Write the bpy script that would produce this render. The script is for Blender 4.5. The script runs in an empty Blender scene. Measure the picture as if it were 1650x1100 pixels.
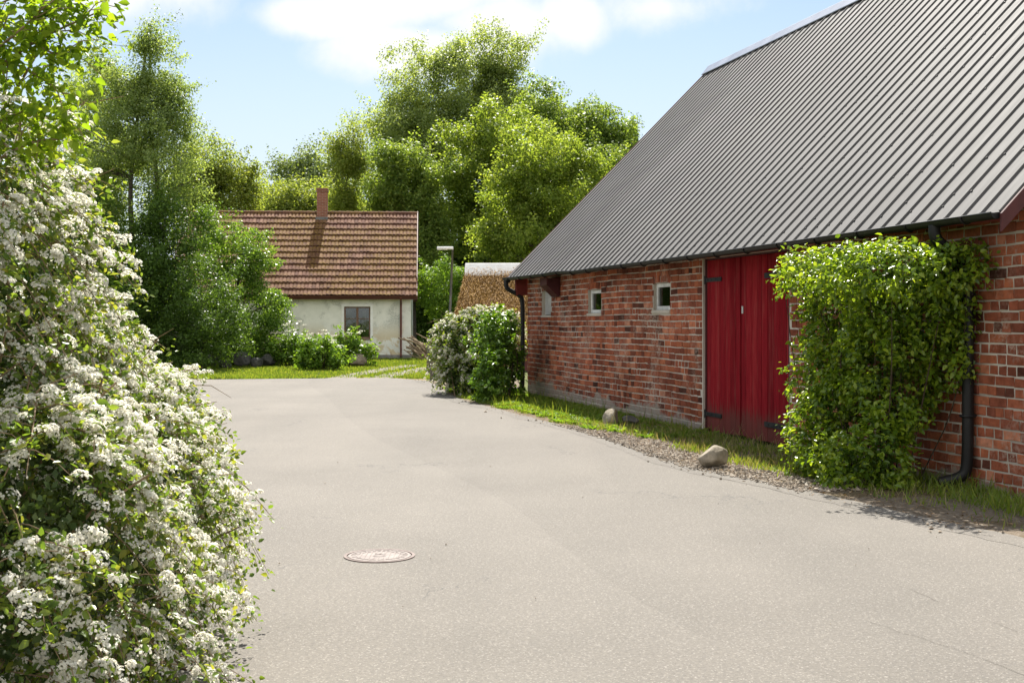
import bpy, bmesh, math, random
import numpy as np
from mathutils import Vector, Matrix, noise as mnoise

random.seed(7)
rng = np.random.default_rng(11)
SC = bpy.context.scene
COL = SC.collection
PI = math.pi

# ------------------------------------------------------------------ helpers
EYE = 1.6
F = 2000.0


def gp(u, v):
    """ground point seen at photo pixel (u, v)"""
    Y = EYE * F / (v - 517.0)
    return ((u - 825) / F * Y, Y)


def px(u, v, Y):
    return np.array(((u - 825) / F * Y, Y, EYE - (v - 517) / F * Y))


class MB:
    def __init__(self):
        self.v = []
        self.f = []

    def quad(self, a, b, c, d):
        n = len(self.v)
        self.v += [tuple(a), tuple(b), tuple(c), tuple(d)]
        self.f.append((n, n + 1, n + 2, n + 3))
        return self

    def poly(self, pts):
        n = len(self.v)
        self.v += [tuple(p) for p in pts]
        self.f.append(tuple(range(n, n + len(pts))))
        return self

    def box(self, x0, x1, y0, y1, z0, z1, M=None):
        n = len(self.v)
        c = [(x0, y0, z0), (x1, y0, z0), (x1, y1, z0), (x0, y1, z0), (x0, y0, z1), (x1, y0, z1), (x1, y1, z1), (x0, y1, z1)]
        if M is not None:
            c = [tuple(M @ Vector(p)) for p in c]
        self.v += c
        self.f += [tuple(n + i for i in q) for q in ((0, 3, 2, 1), (4, 5, 6, 7), (0, 1, 5, 4), (1, 2, 6, 5), (2, 3, 7, 6), (3, 0, 4, 7))]
        return self

    def prism(self, prof, x0, x1):
        """profile of (y, z) points extruded along x"""
        n = len(self.v)
        k = len(prof)
        self.v += [(x0, y, z) for y, z in prof] + [(x1, y, z) for y, z in prof]
        self.f.append(tuple(n + i for i in range(k)))
        self.f.append(tuple(n + k + i for i in reversed(range(k))))
        for i in range(k):
            j = (i + 1) % k
            self.f.append((n + i, n + k + i, n + k + j, n + j))
        return self

    def tube(self, pts, r, sides=6, cap=True):
        pts = [np.array(p, float) for p in pts]
        m = len(pts)
        rr = [r] * m if np.isscalar(r) else list(r)
        n = len(self.v)
        ref = np.array((0.0, 0.0, 1.0))
        t0 = pts[1] - pts[0]
        if abs(t0[2]) > 0.9 * np.linalg.norm(t0):
            ref = np.array((1.0, 0.0, 0.0))
        for i, p in enumerate(pts):
            t = pts[min(i + 1, m - 1)] - pts[max(i - 1, 0)]
            t = t / (np.linalg.norm(t) + 1e-9)
            a = np.cross(t, ref)
            a /= np.linalg.norm(a) + 1e-9
            b = np.cross(t, a)
            ref = -np.cross(t, a) if False else np.cross(a, t)
            for k in range(sides):
                th = 2 * PI * k / sides
                self.v.append(tuple(p + rr[i] * (math.cos(th) * a + math.sin(th) * b)))
        for i in range(m - 1):
            for k in range(sides):
                k2 = (k + 1) % sides
                self.f.append((n + i * sides + k, n + i * sides + k2, n + (i + 1) * sides + k2, n + (i + 1) * sides + k))
        if cap:
            self.f.append(tuple(n + k for k in range(sides)))
            self.f.append(tuple(n + (m - 1) * sides + k for k in reversed(range(sides))))
        return self

    def build(self, name, mat, parent=None, bev=0, smooth=False):
        me = bpy.data.meshes.new(name)
        me.from_pydata(self.v, [], self.f)
        me.update()
        return link(name, me, mat, parent, bev, smooth)


def link(name, me, mat, parent=None, bev=0, smooth=False):
    o = bpy.data.objects.new(name, me)
    COL.objects.link(o)
    if mat:
        me.materials.append(mat)
    if parent is not None:
        o.parent = parent
    if smooth:
        me.polygons.foreach_set("use_smooth", np.ones(len(me.polygons), bool))
    if bev:
        b = o.modifiers.new("bevel", "BEVEL")
        b.width = bev
        b.segments = 2
        b.limit_method = "ANGLE"
    return o


def quads_mesh(name, co, quads, mat, parent=None, smooth=False):
    """fast mesh from an (n,3) array and an (m,4) array of quads"""
    me = bpy.data.meshes.new(name)
    co = np.ascontiguousarray(co, dtype=np.float32)
    quads = np.ascontiguousarray(quads, dtype=np.int32)
    me.vertices.add(len(co))
    me.vertices.foreach_set("co", co.ravel())
    me.loops.add(quads.size)
    me.loops.foreach_set("vertex_index", quads.ravel())
    me.polygons.add(len(quads))
    me.polygons.foreach_set("loop_start", np.arange(0, quads.size, 4, dtype=np.int32))
    me.update(calc_edges=True)
    return link(name, me, mat, parent, 0, smooth)


def empty(name, loc=(0, 0, 0), rz=0):
    o = bpy.data.objects.new(name, None)
    COL.objects.link(o)
    o.location = loc
    o.rotation_euler = (0, 0, rz)
    return o


def tag(o, label, cat, group=None, kind=None):
    o["label"] = label
    o["category"] = cat
    if group:
        o["group"] = group
    if kind:
        o["kind"] = kind
    return o


def unit(a):
    return a / (np.linalg.norm(a, axis=-1, keepdims=True) + 1e-9)


def rand_dirs(n):
    return unit(rng.normal(size=(n, 3)))


# ---- leaves: every leaf is one small folded blade of real geometry
LEAF6 = np.array(((0, 0, 0), (.3, -.5, .10), (.68, -.36, .08), (1, 0, -.06), (.68, .36, .08), (.3, .5, .10)))
Q6 = np.array(((0, 1, 2, 3), (0, 3, 4, 5)))
LEAF4 = np.array(((0, 0, 0), (.45, -.5, .10), (1, 0, -.05), (.45, .5, .10)))
Q4 = np.array(((0, 1, 2, 3),))


def leaf_arrays(P, N, L, W, T=None, six=False):
    n = len(P)
    N = unit(N)
    if T is None:
        T = rng.normal(size=(n, 3))
    T = unit(T - N * np.sum(T * N, 1, keepdims=True))
    B = np.cross(N, T)
    S, Q = (LEAF6, Q6) if six else (LEAF4, Q4)
    L = np.broadcast_to(L, (n,)).reshape(n, 1, 1)
    W = np.broadcast_to(W, (n,)).reshape(n, 1, 1)
    co = P[:, None, :] + T[:, None, :] * (S[None, :, 0:1] * L) + B[:, None, :] * (S[None, :, 1:2] * W) + N[:, None, :] * (S[None, :, 2:3] * L)
    k = len(S)
    q = (np.arange(n)[:, None, None] * k + Q[None]).reshape(-1, 4)
    return co.reshape(-1, 3), q


class Cloud:
    """collects arrays of quads"""
    def __init__(self):
        self.c = []
        self.q = []
        self.n = 0

    def add(self, co, q):
        self.c.append(co)
        self.q.append(q + self.n)
        self.n += len(co)

    def build(self, name, mat, parent=None, smooth=False):
        return quads_mesh(name, np.concatenate(self.c), np.concatenate(self.q), mat, parent, smooth)


# ------------------------------------------------------------------ materials
def nodes(name):
    m = bpy.data.materials.new(name)
    m.use_nodes = True
    nt = m.node_tree
    nt.nodes.clear()
    out = nt.nodes.new("ShaderNodeOutputMaterial")
    return m, nt, out


def N(nt, kind, **kw):
    n = nt.nodes.new(kind)
    for k, v in kw.items():
        if k.startswith("i_"):
            key = k[2:]
            n.inputs[int(key) if key.isdigit() else key.replace("_", " ")].default_value = v
        else:
            setattr(n, k, v)
    return n


def L(nt, a, b):
    nt.links.new(a, b)


def ramp(nt, stops, fac=None, interp="LINEAR"):
    r = nt.nodes.new("ShaderNodeValToRGB")
    r.color_ramp.interpolation = interp
    el = r.color_ramp.elements
    while len(el) < len(stops):
        el.new(0.5)
    for e, (p, c) in zip(el, stops):
        e.position = p
        e.color = (*c, 1) if len(c) == 3 else c
    if fac is not None:
        L(nt, fac, r.inputs[0])
    return r


def noise(nt, scale, detail=4, rough=.55, coord=None, dist=0.0):
    n = N(nt, "ShaderNodeTexNoise", i_Scale=scale, i_Detail=detail, i_Roughness=rough, i_Distortion=dist)
    if coord is None:
        tc = N(nt, "ShaderNodeTexCoord")
        coord = tc.outputs["Object"]
    L(nt, coord, n.inputs["Vector"])
    return n


def mixc(nt, fac, a, b, mode="MIX"):
    m = N(nt, "ShaderNodeMix", data_type="RGBA", blend_type=mode)
    for s, x in ((m.inputs[0], fac), (m.inputs[6], a), (m.inputs[7], b)):
        if isinstance(x, bpy.types.NodeSocket):
            L(nt, x, s)
        elif isinstance(x, (int, float)):
            s.default_value = x
        else:
            s.default_value = (*x, 1)
    return m.outputs[2]


def math_(nt, op, a, b=None, clamp=False):
    m = N(nt, "ShaderNodeMath", operation=op, use_clamp=clamp)
    for s, x in ((m.inputs[0], a), (m.inputs[1], b)):
        if x is None:
            continue
        if isinstance(x, bpy.types.NodeSocket):
            L(nt, x, s)
        else:
            s.default_value = x
    return m.outputs[0]


def smooth(nt, x, lo, hi):
    m = N(nt, "ShaderNodeMapRange", interpolation_type="SMOOTHSTEP", i_From_Min=lo, i_From_Max=hi)
    L(nt, x, m.inputs[0])
    return m.outputs[0]


def principled(nt, out, col, rough=.8, spec=.3, metal=0.0, bump=None, bstr=.3, bdist=.01):
    p = N(nt, "ShaderNodeBsdfPrincipled", i_Metallic=metal)
    p.inputs["Specular IOR Level"].default_value = spec
    if isinstance(col, bpy.types.NodeSocket):
        L(nt, col, p.inputs["Base Color"])
    else:
        p.inputs["Base Color"].default_value = (*col, 1)
    if isinstance(rough, bpy.types.NodeSocket):
        L(nt, rough, p.inputs["Roughness"])
    else:
        p.inputs["Roughness"].default_value = rough
    if bump is not None:
        b = N(nt, "ShaderNodeBump", i_Strength=bstr, i_Distance=bdist)
        L(nt, bump, b.inputs["Height"])
        L(nt, b.outputs[0], p.inputs["Normal"])
    L(nt, p.outputs[0], out.inputs[0])
    return p


def speckled(name, c1, c2, scale=8, rough=.8, spec=.3, metal=0.0, bscale=40, bstr=.3, bdist=.005, detail=6, lo=.35, hi=.65):
    m, nt, out = nodes(name)
    n = noise(nt, scale, detail)
    r = ramp(nt, ((lo, c1), (hi, c2)), n.outputs[0])
    b = noise(nt, bscale, 4)
    principled(nt, out, r.outputs[0], rough, spec, metal, b.outputs[0], bstr, bdist)
    return m


def leaf_mat(name, cols, trans=.35, gloss=.4, spec=.4, patch=1.2, tint=1.0):
    """cols: three albedos from dark to light; each leaf its own tone, plus broad patches"""
    m, nt, out = nodes(name)
    g = N(nt, "ShaderNodeNewGeometry")
    n = noise(nt, patch, 2)
    f = math_(nt, "ADD", math_(nt, "MULTIPLY", g.outputs["Random Per Island"], .6), math_(nt, "MULTIPLY", n.outputs[0], .4))
    k = len(cols)
    r = ramp(nt, [(0.15 + .7 * i / (k - 1), c) for i, c in enumerate(cols)], f)
    p = N(nt, "ShaderNodeBsdfPrincipled", i_Roughness=gloss)
    p.inputs["Specular IOR Level"].default_value = spec
    L(nt, r.outputs[0], p.inputs["Base Color"])
    t = N(nt, "ShaderNodeBsdfTranslucent")
    hs = mixc(nt, 1.0, r.outputs[0], (1.6 * tint, 1.5 * tint, .6), "MULTIPLY")
    L(nt, hs, t.inputs[0])
    mx = N(nt, "ShaderNodeMixShader")
    mx.inputs[0].default_value = trans
    L(nt, p.outputs[0], mx.inputs[1])
    L(nt, t.outputs[0], mx.inputs[2])
    L(nt, mx.outputs[0], out.inputs[0])
    return m


def plain(name, c, rough=.6, spec=.3, metal=0.0):
    c2 = tuple(min(1, x * 1.35) for x in c)
    return speckled(name, c, c2, 6, rough, spec, metal, 60, .12, .003)


MT = {}
MT["bark"] = speckled("bark", (.05, .042, .033), (.13, .115, .095), 9, .9, .1, 0, 25, .8, .03)
MT["birch_bark"] = speckled("birch bark", (.06, .055, .05), (.32, .30, .27), 5, .85, .15, 0, 20, .6, .02)
MT["twig"] = speckled("twig", (.16, .105, .06), (.33, .24, .15), 20, .8, .2)
MT["twig_dark"] = speckled("dark twig", (.03, .02, .013), (.07, .048, .03), 20, .8, .2)
MT["leaf_birch"] = leaf_mat("leaf birch", ((0.1174, 0.1724, 0.062), (0.1932, 0.269, 0.0966), (0.3174, 0.3864, 0.1588)), 0.58, .4, 0.2, .5)
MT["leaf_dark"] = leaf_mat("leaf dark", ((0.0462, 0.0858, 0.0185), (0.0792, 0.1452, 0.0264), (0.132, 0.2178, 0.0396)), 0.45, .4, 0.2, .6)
MT["leaf_fruit"] = leaf_mat("leaf fruit", ((0.0719, 0.1437, 0.023), (0.1365, 0.2372, 0.0389), (0.2444, 0.3594, 0.0719)), 0.52, .32, 0.25, .8)
MT["leaf_maple"] = leaf_mat("leaf maple", ((0.1037, 0.1647, 0.0305), (0.1891, 0.2623, 0.0512), (0.305, 0.366, 0.0915)), 0.62, .4, 0.15, .35)
MT["leaf_maple_deep"] = leaf_mat("leaf maple deep", ((0.0938, 0.1625, 0.035), (0.1688, 0.2438, 0.0562), (0.2625, 0.3313, 0.0938)), 0.6, .4, 0.15, .35)
MT["leaf_poplar"] = leaf_mat("leaf poplar", ((0.1417, 0.1996, 0.0773), (0.2318, 0.3027, 0.1095), (0.3606, 0.425, 0.1803)), 0.58, .38, 0.2, .3)
MT["leaf_ash"] = leaf_mat("leaf ash", ((0.132, 0.186, 0.042), (0.204, 0.264, 0.06), (0.3, 0.336, 0.102)), 0.62, .45, 0.12, .4)
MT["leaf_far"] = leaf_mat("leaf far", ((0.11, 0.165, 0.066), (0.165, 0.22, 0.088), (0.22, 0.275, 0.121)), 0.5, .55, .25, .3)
MT["leaf_creeper"] = leaf_mat("leaf creeper", ((0.0715, 0.132, 0.0132), (0.154, 0.242, 0.0198), (0.319, 0.396, 0.0385)), 0.52, .3, .55, 1.5)
MT["leaf_climber"] = leaf_mat("leaf climber", ((.05, .115, .012), (.10, .20, .02), (.18, .29, .03)), .45, .33, .5, 1.5)
MT["leaf_spirea"] = leaf_mat("leaf spirea", ((.07, .125, .022), (.12, .195, .03), (.19, .26, .045), (.29, .29, .06)), 0.52, .38, .4, 3)
MT["leaf_spirea_inner"] = leaf_mat("leaf spirea inner", ((.03, .05, .014), (.05, .085, .02), (.09, .12, .03)), .25, .5, .3, 3)  # darker copy of the spirea leaf; shade of the bush's gaps is in the colour
MT["leaf_over"] = leaf_mat("leaf overhang", ((.10, .18, .015), (.18, .28, .022), (.28, .36, .04)), .6, .45, .22, 3)
MT["leaf_herb"] = leaf_mat("leaf herb", ((0.0825, 0.165, 0.022), (0.143, 0.253, 0.033), (0.231, 0.341, 0.055)), .48, .4, 0.2, 2)
MT["grass"] = leaf_mat("grass blades", ((.08, .14, .018), (.14, .205, .027), (.25, .27, .06)), .5, .45, .3, .8)
MT["grass_dry"] = leaf_mat("dry grass", ((.19, .16, .08), (.28, .24, .12), (.36, .31, .17)), .3, .7, .15, 1)
MT["petal"] = leaf_mat("petal", ((.70, .68, .58), (.84, .82, .74), (.90, .89, .84)), .55, .6, .2, 4, .72)
MT["petal_far"] = leaf_mat("petal far", ((.62, .62, .50), (.76, .74, .63), (.83, .82, .75)), .55, .6, .2, 4, .72)

# petals should not turn yellow when light comes through them
for nm in ("petal", "petal_far"):
    for nd in MT[nm].node_tree.nodes:
        if nd.type == "MIX" and nd.blend_type == "MULTIPLY":
            nd.inputs[7].default_value = (1.0, .98, .92, 1)


def mat_asphalt():
    m, nt, out = nodes("asphalt")
    tc = N(nt, "ShaderNodeTexCoord")
    co = tc.outputs["Object"]
    broad = noise(nt, .35, 5, .6, co)
    base = ramp(nt, ((.3, (.140, .127, .111)), (.7, (.174, .158, .138))), broad.outputs[0]).outputs[0]
    fine = noise(nt, 48, 7, .85, co)
    base = mixc(nt, 1.0, base, ramp(nt, ((.30, (.60, .60, .60)), (.5, (1, 1, 1)), (.70, (1.42, 1.41, 1.37))), fine.outputs[0]).outputs[0], "MULTIPLY")
    vor = N(nt, "ShaderNodeTexVoronoi", i_Scale=125.0)
    L(nt, co, vor.inputs["Vector"])
    wn = N(nt, "ShaderNodeTexWhiteNoise")
    L(nt, vor.outputs["Color"], wn.inputs["Vector"])
    bright = math_(nt, "GREATER_THAN", wn.outputs["Value"], .93)
    dark = math_(nt, "LESS_THAN", wn.outputs["Value"], .09)
    base = mixc(nt, math_(nt, "MULTIPLY", bright, .30), base, (.42, .39, .35))
    base = mixc(nt, math_(nt, "MULTIPLY", dark, .4), base, (.11, .105, .10))
    st = noise(nt, 1.3, 6, .65, co, .6)
    base = mixc(nt, math_(nt, "MULTIPLY", smooth(nt, st.outputs[0], .58, .70), .14), base, (.12, .112, .10))
    # wheel polish running along the lane
    ms = N(nt, "ShaderNodeMapping")
    ms.inputs["Scale"].default_value = (1.1, .07, 1)
    ms.inputs["Rotation"].default_value = (0, 0, math.radians(-12))
    L(nt, co, ms.inputs[0])
    lane = noise(nt, 1.0, 4, .5, ms.outputs[0])
    base = mixc(nt, 1.0, base, ramp(nt, ((.35, (.95, .95, .95)), (.65, (1.04, 1.035, 1.03))), lane.outputs[0]).outputs[0], "MULTIPLY")
    # thin cracks
    vc = N(nt, "ShaderNodeTexVoronoi", feature="DISTANCE_TO_EDGE", i_Scale=.33)
    wob = noise(nt, 2.5, 5, .6, co)
    wv = N(nt, "ShaderNodeVectorMath", operation="ADD")
    L(nt, co, wv.inputs[0])
    L(nt, wob.outputs["Color"], wv.inputs[1])
    L(nt, wv.outputs[0], vc.inputs["Vector"])
    crack = math_(nt, "LESS_THAN", vc.outputs["Distance"], .0035)
    cmask = smooth(nt, noise(nt, .5, 2, .5, co).outputs[0], .55, .62)
    base = mixc(nt, math_(nt, "MULTIPLY", math_(nt, "MULTIPLY", crack, cmask), .75), base, (.09, .085, .08))
    h = math_(nt, "ADD", fine.outputs[0], math_(nt, "MULTIPLY", vor.outputs["Distance"], .8))
    principled(nt, out, base, .85, .2, 0, h, .5, .004)
    return m


def mat_ground():
    m, nt, out = nodes("soil and turf")
    a = noise(nt, .5, 5)
    b = noise(nt, 14, 5, .7)
    c1 = ramp(nt, ((.3, (.06, .085, .025)), (.55, (.10, .13, .035)), (.75, (.16, .15, .06))), a.outputs[0]).outputs[0]
    c2 = mixc(nt, smooth(nt, b.outputs[0], .45, .65), c1, (.12, .095, .06))
    principled(nt, out, c2, .95, .1, 0, b.outputs[0], .8, .05)
    return m


def mat_soil():
    m, nt, out = nodes("verge soil")
    b = noise(nt, 22, 6, .7)
    a = noise(nt, 1.6, 3)
    c = ramp(nt, ((.3, (.09, .068, .048)), (.5, (.17, .135, .10)), (.7, (.27, .23, .18))), b.outputs[0]).outputs[0]
    c = mixc(nt, smooth(nt, a.outputs[0], .5, .65), c, (.13, .10, .06))
    principled(nt, out, c, .95, .1, 0, b.outputs[0], .9, .03)
    return m


def mat_brick(geo=True):
    m, nt, out = nodes("old red brick")
    g = N(nt, "ShaderNodeNewGeometry")
    tc = N(nt, "ShaderNodeTexCoord")
    co = tc.outputs["Object"]
    if geo:
        r = ramp(nt, ((.0, (.07, .032, .024)), (.03, (.11, .042, .029)), (.10, (.20, .068, .043)), (.4, (.285, .088, .05)), (.7, (.335, .105, .056)), (.92, (.42, .14, .07)), (1, (.5, .22, .135))), g.outputs["Random Per Island"])
        base = r.outputs[0]
        h = noise(nt, 30, 6, .65, co).outputs[0]
    n1 = noise(nt, 11, 6, .7, co)
    base = mixc(nt, 1.0, base, ramp(nt, ((.3, (.62, .6, .6)), (.55, (1, 1, 1)), (.75, (1.25, 1.2, 1.2))), n1.outputs[0]).outputs[0], "MULTIPLY")
    n5 = noise(nt, .75, 5, .65, co)
    base = mixc(nt, 1.0, base, ramp(nt, ((.32, (.50, .47, .46)), (.5, (.98, .98, .98)), (.68, (1.3, 1.24, 1.2))), n5.outputs[0]).outputs[0], "MULTIPLY")
    # lime bloom and mortar smears
    n2 = noise(nt, 1.1, 6, .7, co, .4)
    n3 = noise(nt, 26, 4, .7, co)
    sm = math_(nt, "MULTIPLY", smooth(nt, n2.outputs[0], .48, .66), smooth(nt, n3.outputs[0], .42, .62))
    base = mixc(nt, math_(nt, "MULTIPLY", sm, .78), base, (.44, .33, .26))
    # remains of lime render at the foot
    sep = N(nt, "ShaderNodeSeparateXYZ")
    L(nt, co, sep.inputs[0])
    n4 = noise(nt, 1.7, 5, .7, co)
    foot = math_(nt, "SUBTRACT", math_(nt, "MULTIPLY", n4.outputs[0], .75), math_(nt, "ADD", sep.outputs[2], math_(nt, "MULTIPLY", sep.outputs[0], .012)))
    base = mixc(nt, math_(nt, "MULTIPLY", smooth(nt, foot, .05, .14), .8), base, (.30, .275, .235))
    principled(nt, out, base, .95, .06, 0, h, .9, .008)
    return m


def mat_mortar():
    m, nt, out = nodes("lime mortar")
    a = noise(nt, 1.2, 5)
    b = noise(nt, 45, 5, .7)
    c = ramp(nt, ((.3, (.38, .33, .27)), (.5, (.50, .45, .38)), (.7, (.60, .55, .47))), a.outputs[0]).outputs[0]
    c = mixc(nt, smooth(nt, b.outputs[0], .56, .75), c, (.22, .18, .14))
    principled(nt, out, c, .95, .1, 0, b.outputs[0], .8, .008)
    return m


def mat_brick_tex():
    m, nt, out = nodes("plain brickwork")
    tc = N(nt, "ShaderNodeTexCoord")
    sp = N(nt, "ShaderNodeSeparateXYZ")
    L(nt, tc.outputs["Object"], sp.inputs[0])
    mp = N(nt, "ShaderNodeCombineXYZ")
    L(nt, math_(nt, "ADD", sp.outputs[0], sp.outputs[1]), mp.inputs[0])
    L(nt, sp.outputs[2], mp.inputs[1])
    br = N(nt, "ShaderNodeTexBrick", i_Scale=1.0)
    br.inputs["Color1"].default_value = (.25, .07, .042, 1)
    br.inputs["Color2"].default_value = (.34, .11, .06, 1)
    br.inputs["Mortar"].default_value = (.36, .32, .26, 1)
    br.inputs["Brick Width"].default_value = .265
    br.inputs["Row Height"].default_value = .1
    br.inputs["Mortar Size"].default_value = .008
    L(nt, mp.outputs[0], br.inputs[0])
    principled(nt, out, br.outputs[0], .9, .15, 0, br.outputs[1], -.4, .01)
    return m


def mat_sheet():
    m, nt, out = nodes("dark coated sheet metal")
    tc = N(nt, "ShaderNodeTexCoord")
    co = tc.outputs["Object"]
    a = noise(nt, .5, 5, .6, co)
    mp = N(nt, "ShaderNodeMapping")
    mp.inputs["Scale"].default_value = (6, .5, .5)
    L(nt, co, mp.inputs[0])
    b = noise(nt, 3, 5, .65, mp.outputs[0])
    c = ramp(nt, ((.3, (.088, .085, .083)), (.7, (.118, .113, .11))), a.outputs[0]).outputs[0]
    c = mixc(nt, smooth(nt, b.outputs[0], .55, .75), c, (.14, .134, .13))
    ro = ramp(nt, ((.3, (.66, .66, .66)), (.7, (.78, .78, .78))), b.outputs[0]).outputs[0]
    principled(nt, out, c, ro, .26, .05, a.outputs[0], .1, .02)
    return m


def mat_tiles():
    m, nt, out = nodes("weathered clay tile")
    tc = N(nt, "ShaderNodeTexCoord")
    co = tc.outputs["Object"]
    g = N(nt, "ShaderNodeNewGeometry")
    n0 = noise(nt, 9, 5, .75, co)
    f = math_(nt, "ADD", math_(nt, "MULTIPLY", g.outputs["Random Per Island"], .32), math_(nt, "MULTIPLY", n0.outputs[0], .68))
    c = ramp(nt, ((.2, (.075, .035, .024)), (.5, (.145, .068, .044)), (.8, (.28, .165, .108))), f).outputs[0]
    n1 = noise(nt, .55, 4, .6, co)
    n2 = noise(nt, 9, 4, .7, co)
    ms = math_(nt, "MULTIPLY", smooth(nt, n1.outputs[0], .34, .54), smooth(nt, n2.outputs[0], .40, .54))
    moss = ramp(nt, ((.35, (.10, .055, .015)), (.65, (.22, .13, .034))), n0.outputs[0]).outputs[0]
    c = mixc(nt, math_(nt, "MULTIPLY", ms, .9), c, moss)
    principled(nt, out, c, .88, .2, 0, n2.outputs[0], .6, .02)
    return m


def mat_plaster():
    m, nt, out = nodes("stained lime plaster")
    tc = N(nt, "ShaderNodeTexCoord")
    co = tc.outputs["Object"]
    a = noise(nt, 1.6, 6, .65, co)
    b = noise(nt, 1.05, 5, .6, co, .5)
    d = noise(nt, 18, 5, .7, co)
    sep = N(nt, "ShaderNodeSeparateXYZ")
    L(nt, co, sep.inputs[0])
    c = ramp(nt, ((.35, (.68, .69, .62)), (.6, (.80, .80, .73))), a.outputs[0]).outputs[0]
    # grey damp bloom high on the wall
    high = smooth(nt, sep.outputs[2], .9, 1.7)
    g = math_(nt, "MULTIPLY", math_(nt, "MULTIPLY", smooth(nt, b.outputs[0], .5, .62), high), smooth(nt, d.outputs[0], .35, .6))
    c = mixc(nt, math_(nt, "MULTIPLY", g, .75), c, (.36, .37, .33))
    # ochre where the paint has gone, low on the wall
    low = math_(nt, "SUBTRACT", 1.0, smooth(nt, sep.outputs[2], .6, 1.7))
    e = noise(nt, 1.25, 6, .65, co, .8)
    o = math_(nt, "MULTIPLY", smooth(nt, e.outputs[0], .47, .53), low)
    c = mixc(nt, math_(nt, "MULTIPLY", o, .8), c, (.58, .47, .27))
    r = noise(nt, 3.2, 5, .7, co)
    c = mixc(nt, math_(nt, "MULTIPLY", math_(nt, "MULTIPLY", smooth(nt, r.outputs[0], .62, .67), low), .8), c, (.36, .21, .09))
    principled(nt, out, c, .9, .15, 0, d.outputs[0], .35, .01)
    return m


def mat_door():
    m, nt, out = nodes("red barn paint")
    tc = N(nt, "ShaderNodeTexCoord")
    g = N(nt, "ShaderNodeNewGeometry")
    mp = N(nt, "ShaderNodeMapping")
    mp.inputs["Scale"].default_value = (9, 9, .7)
    L(nt, tc.outputs["Object"], mp.inputs[0])
    a = noise(nt, 4, 6, .7, mp.outputs[0])
    f = math_(nt, "ADD", math_(nt, "MULTIPLY", a.outputs[0], .7), math_(nt, "MULTIPLY", g.outputs["Random Per Island"], .3))
    c = ramp(nt, ((.28, (.125, .007, .010)), (.5, (.225, .010, .016)), (.72, (.31, .028, .030))), f).outputs[0]
    sep = N(nt, "ShaderNodeSeparateXYZ")
    L(nt, tc.outputs["Object"], sep.inputs[0])
    wz = noise(nt, 1.3, 5, .7, mp.outputs[0])
    c = mixc(nt, math_(nt, "MULTIPLY", smooth(nt, wz.outputs[0], .52, .70), .45), c, (.26, .07, .06))
    foot = smooth(nt, math_(nt, "SUBTRACT", math_(nt, "MULTIPLY", a.outputs[0], .9), sep.outputs[2]), .0, .2)
    c = mixc(nt, math_(nt, "MULTIPLY", foot, .65), c, (.10, .055, .042))
    principled(nt, out, c, .9, .06, 0, a.outputs[0], .8, .006)
    return m


def mat_thatch():
    m, nt, out = nodes("straw thatch")
    g = N(nt, "ShaderNodeNewGeometry")
    n1 = noise(nt, 1.2, 4)
    f = math_(nt, "ADD", math_(nt, "MULTIPLY", g.outputs["Random Per Island"], .65), math_(nt, "MULTIPLY", n1.outputs[0], .35))
    c = ramp(nt, ((.15, (.10, .048, .011)), (.5, (.24, .125, .027)), (.85, (.44, .26, .07))), f).outputs[0]
    principled(nt, out, c, .75, .12)
    return m


def mat_glass(name, tint=(.55, .6, .55)):
    m, nt, out = nodes(name)
    fr = N(nt, "ShaderNodeFresnel", i_IOR=1.5)
    gl = N(nt, "ShaderNodeBsdfGlossy", i_Roughness=.04)
    tr = N(nt, "ShaderNodeBsdfTransparent")
    tr.inputs[0].default_value = (*tint, 1)
    n = noise(nt, 3, 2)
    b = N(nt, "ShaderNodeBump", i_Strength=.06, i_Distance=.02)
    L(nt, n.outputs[0], b.inputs["Height"])
    L(nt, b.outputs[0], gl.inputs["Normal"])
    mx = N(nt, "ShaderNodeMixShader")
    L(nt, math_(nt, "ADD", fr.outputs[0], .06), mx.inputs[0])
    L(nt, tr.outputs[0], mx.inputs[1])
    L(nt, gl.outputs[0], mx.inputs[2])
    L(nt, mx.outputs[0], out.inputs[0])
    return m


MT["asphalt"] = mat_asphalt()
MT["ground"] = mat_ground()
MT["soil"] = mat_soil()
MT["brick"] = mat_brick()
MT["mortar"] = mat_mortar()
MT["brick_tex"] = mat_brick_tex()
MT["sheet"] = mat_sheet()
MT["tiles"] = mat_tiles()
MT["plaster"] = mat_plaster()
MT["door"] = mat_door()
MT["thatch"] = mat_thatch()
MT["glass"] = mat_glass("window glass")
MT["barge"] = plain("dark red barge paint", (.06, .014, .014), .6)
MT["redwood"] = plain("red painted beam", (.14, .022, .018), .75)
MT["gutter"] = speckled("black gutter steel", (.007, .0065, .0065), (.014, .013, .0125), 4, .5, .3, 0)
MT["iron"] = speckled("black iron", (.012, .012, .014), (.03, .028, .028), 12, .55, .4, .3)
MT["ridge"] = speckled("pale ridge sheet", (.24, .255, .30), (.32, .335, .38), 2, .35, .6, .3)
MT["white_paint"] = speckled("flaking white paint", (.5, .5, .48), (.75, .75, .72), 9, .6, .3)
MT["fresh_white"] = speckled("white lime paint", (.76, .76, .73), (.86, .86, .83), 5, .7, .2)
MT["blind"] = speckled("whitewashed infill", (.33, .31, .29), (.52, .50, .47), 5, .9, .1)
MT["dark_inside"] = plain("dark interior", (.02, .018, .016), .9)
MT["brown_paint"] = plain("brown painted metal", (.10, .035, .025), .5)
MT["frame_brown"] = plain("brown window frame", (.15, .09, .06), .6)
MT["chimney"] = mat_brick_tex()
MT["curtain"] = speckled("pale curtain", (.35, .33, .25), (.5, .48, .38), 3, .9, .1)
MT["lamp"] = speckled("galvanised steel", (.10, .10, .10), (.17, .17, .17), 5, .5, .4, .5)
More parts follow.
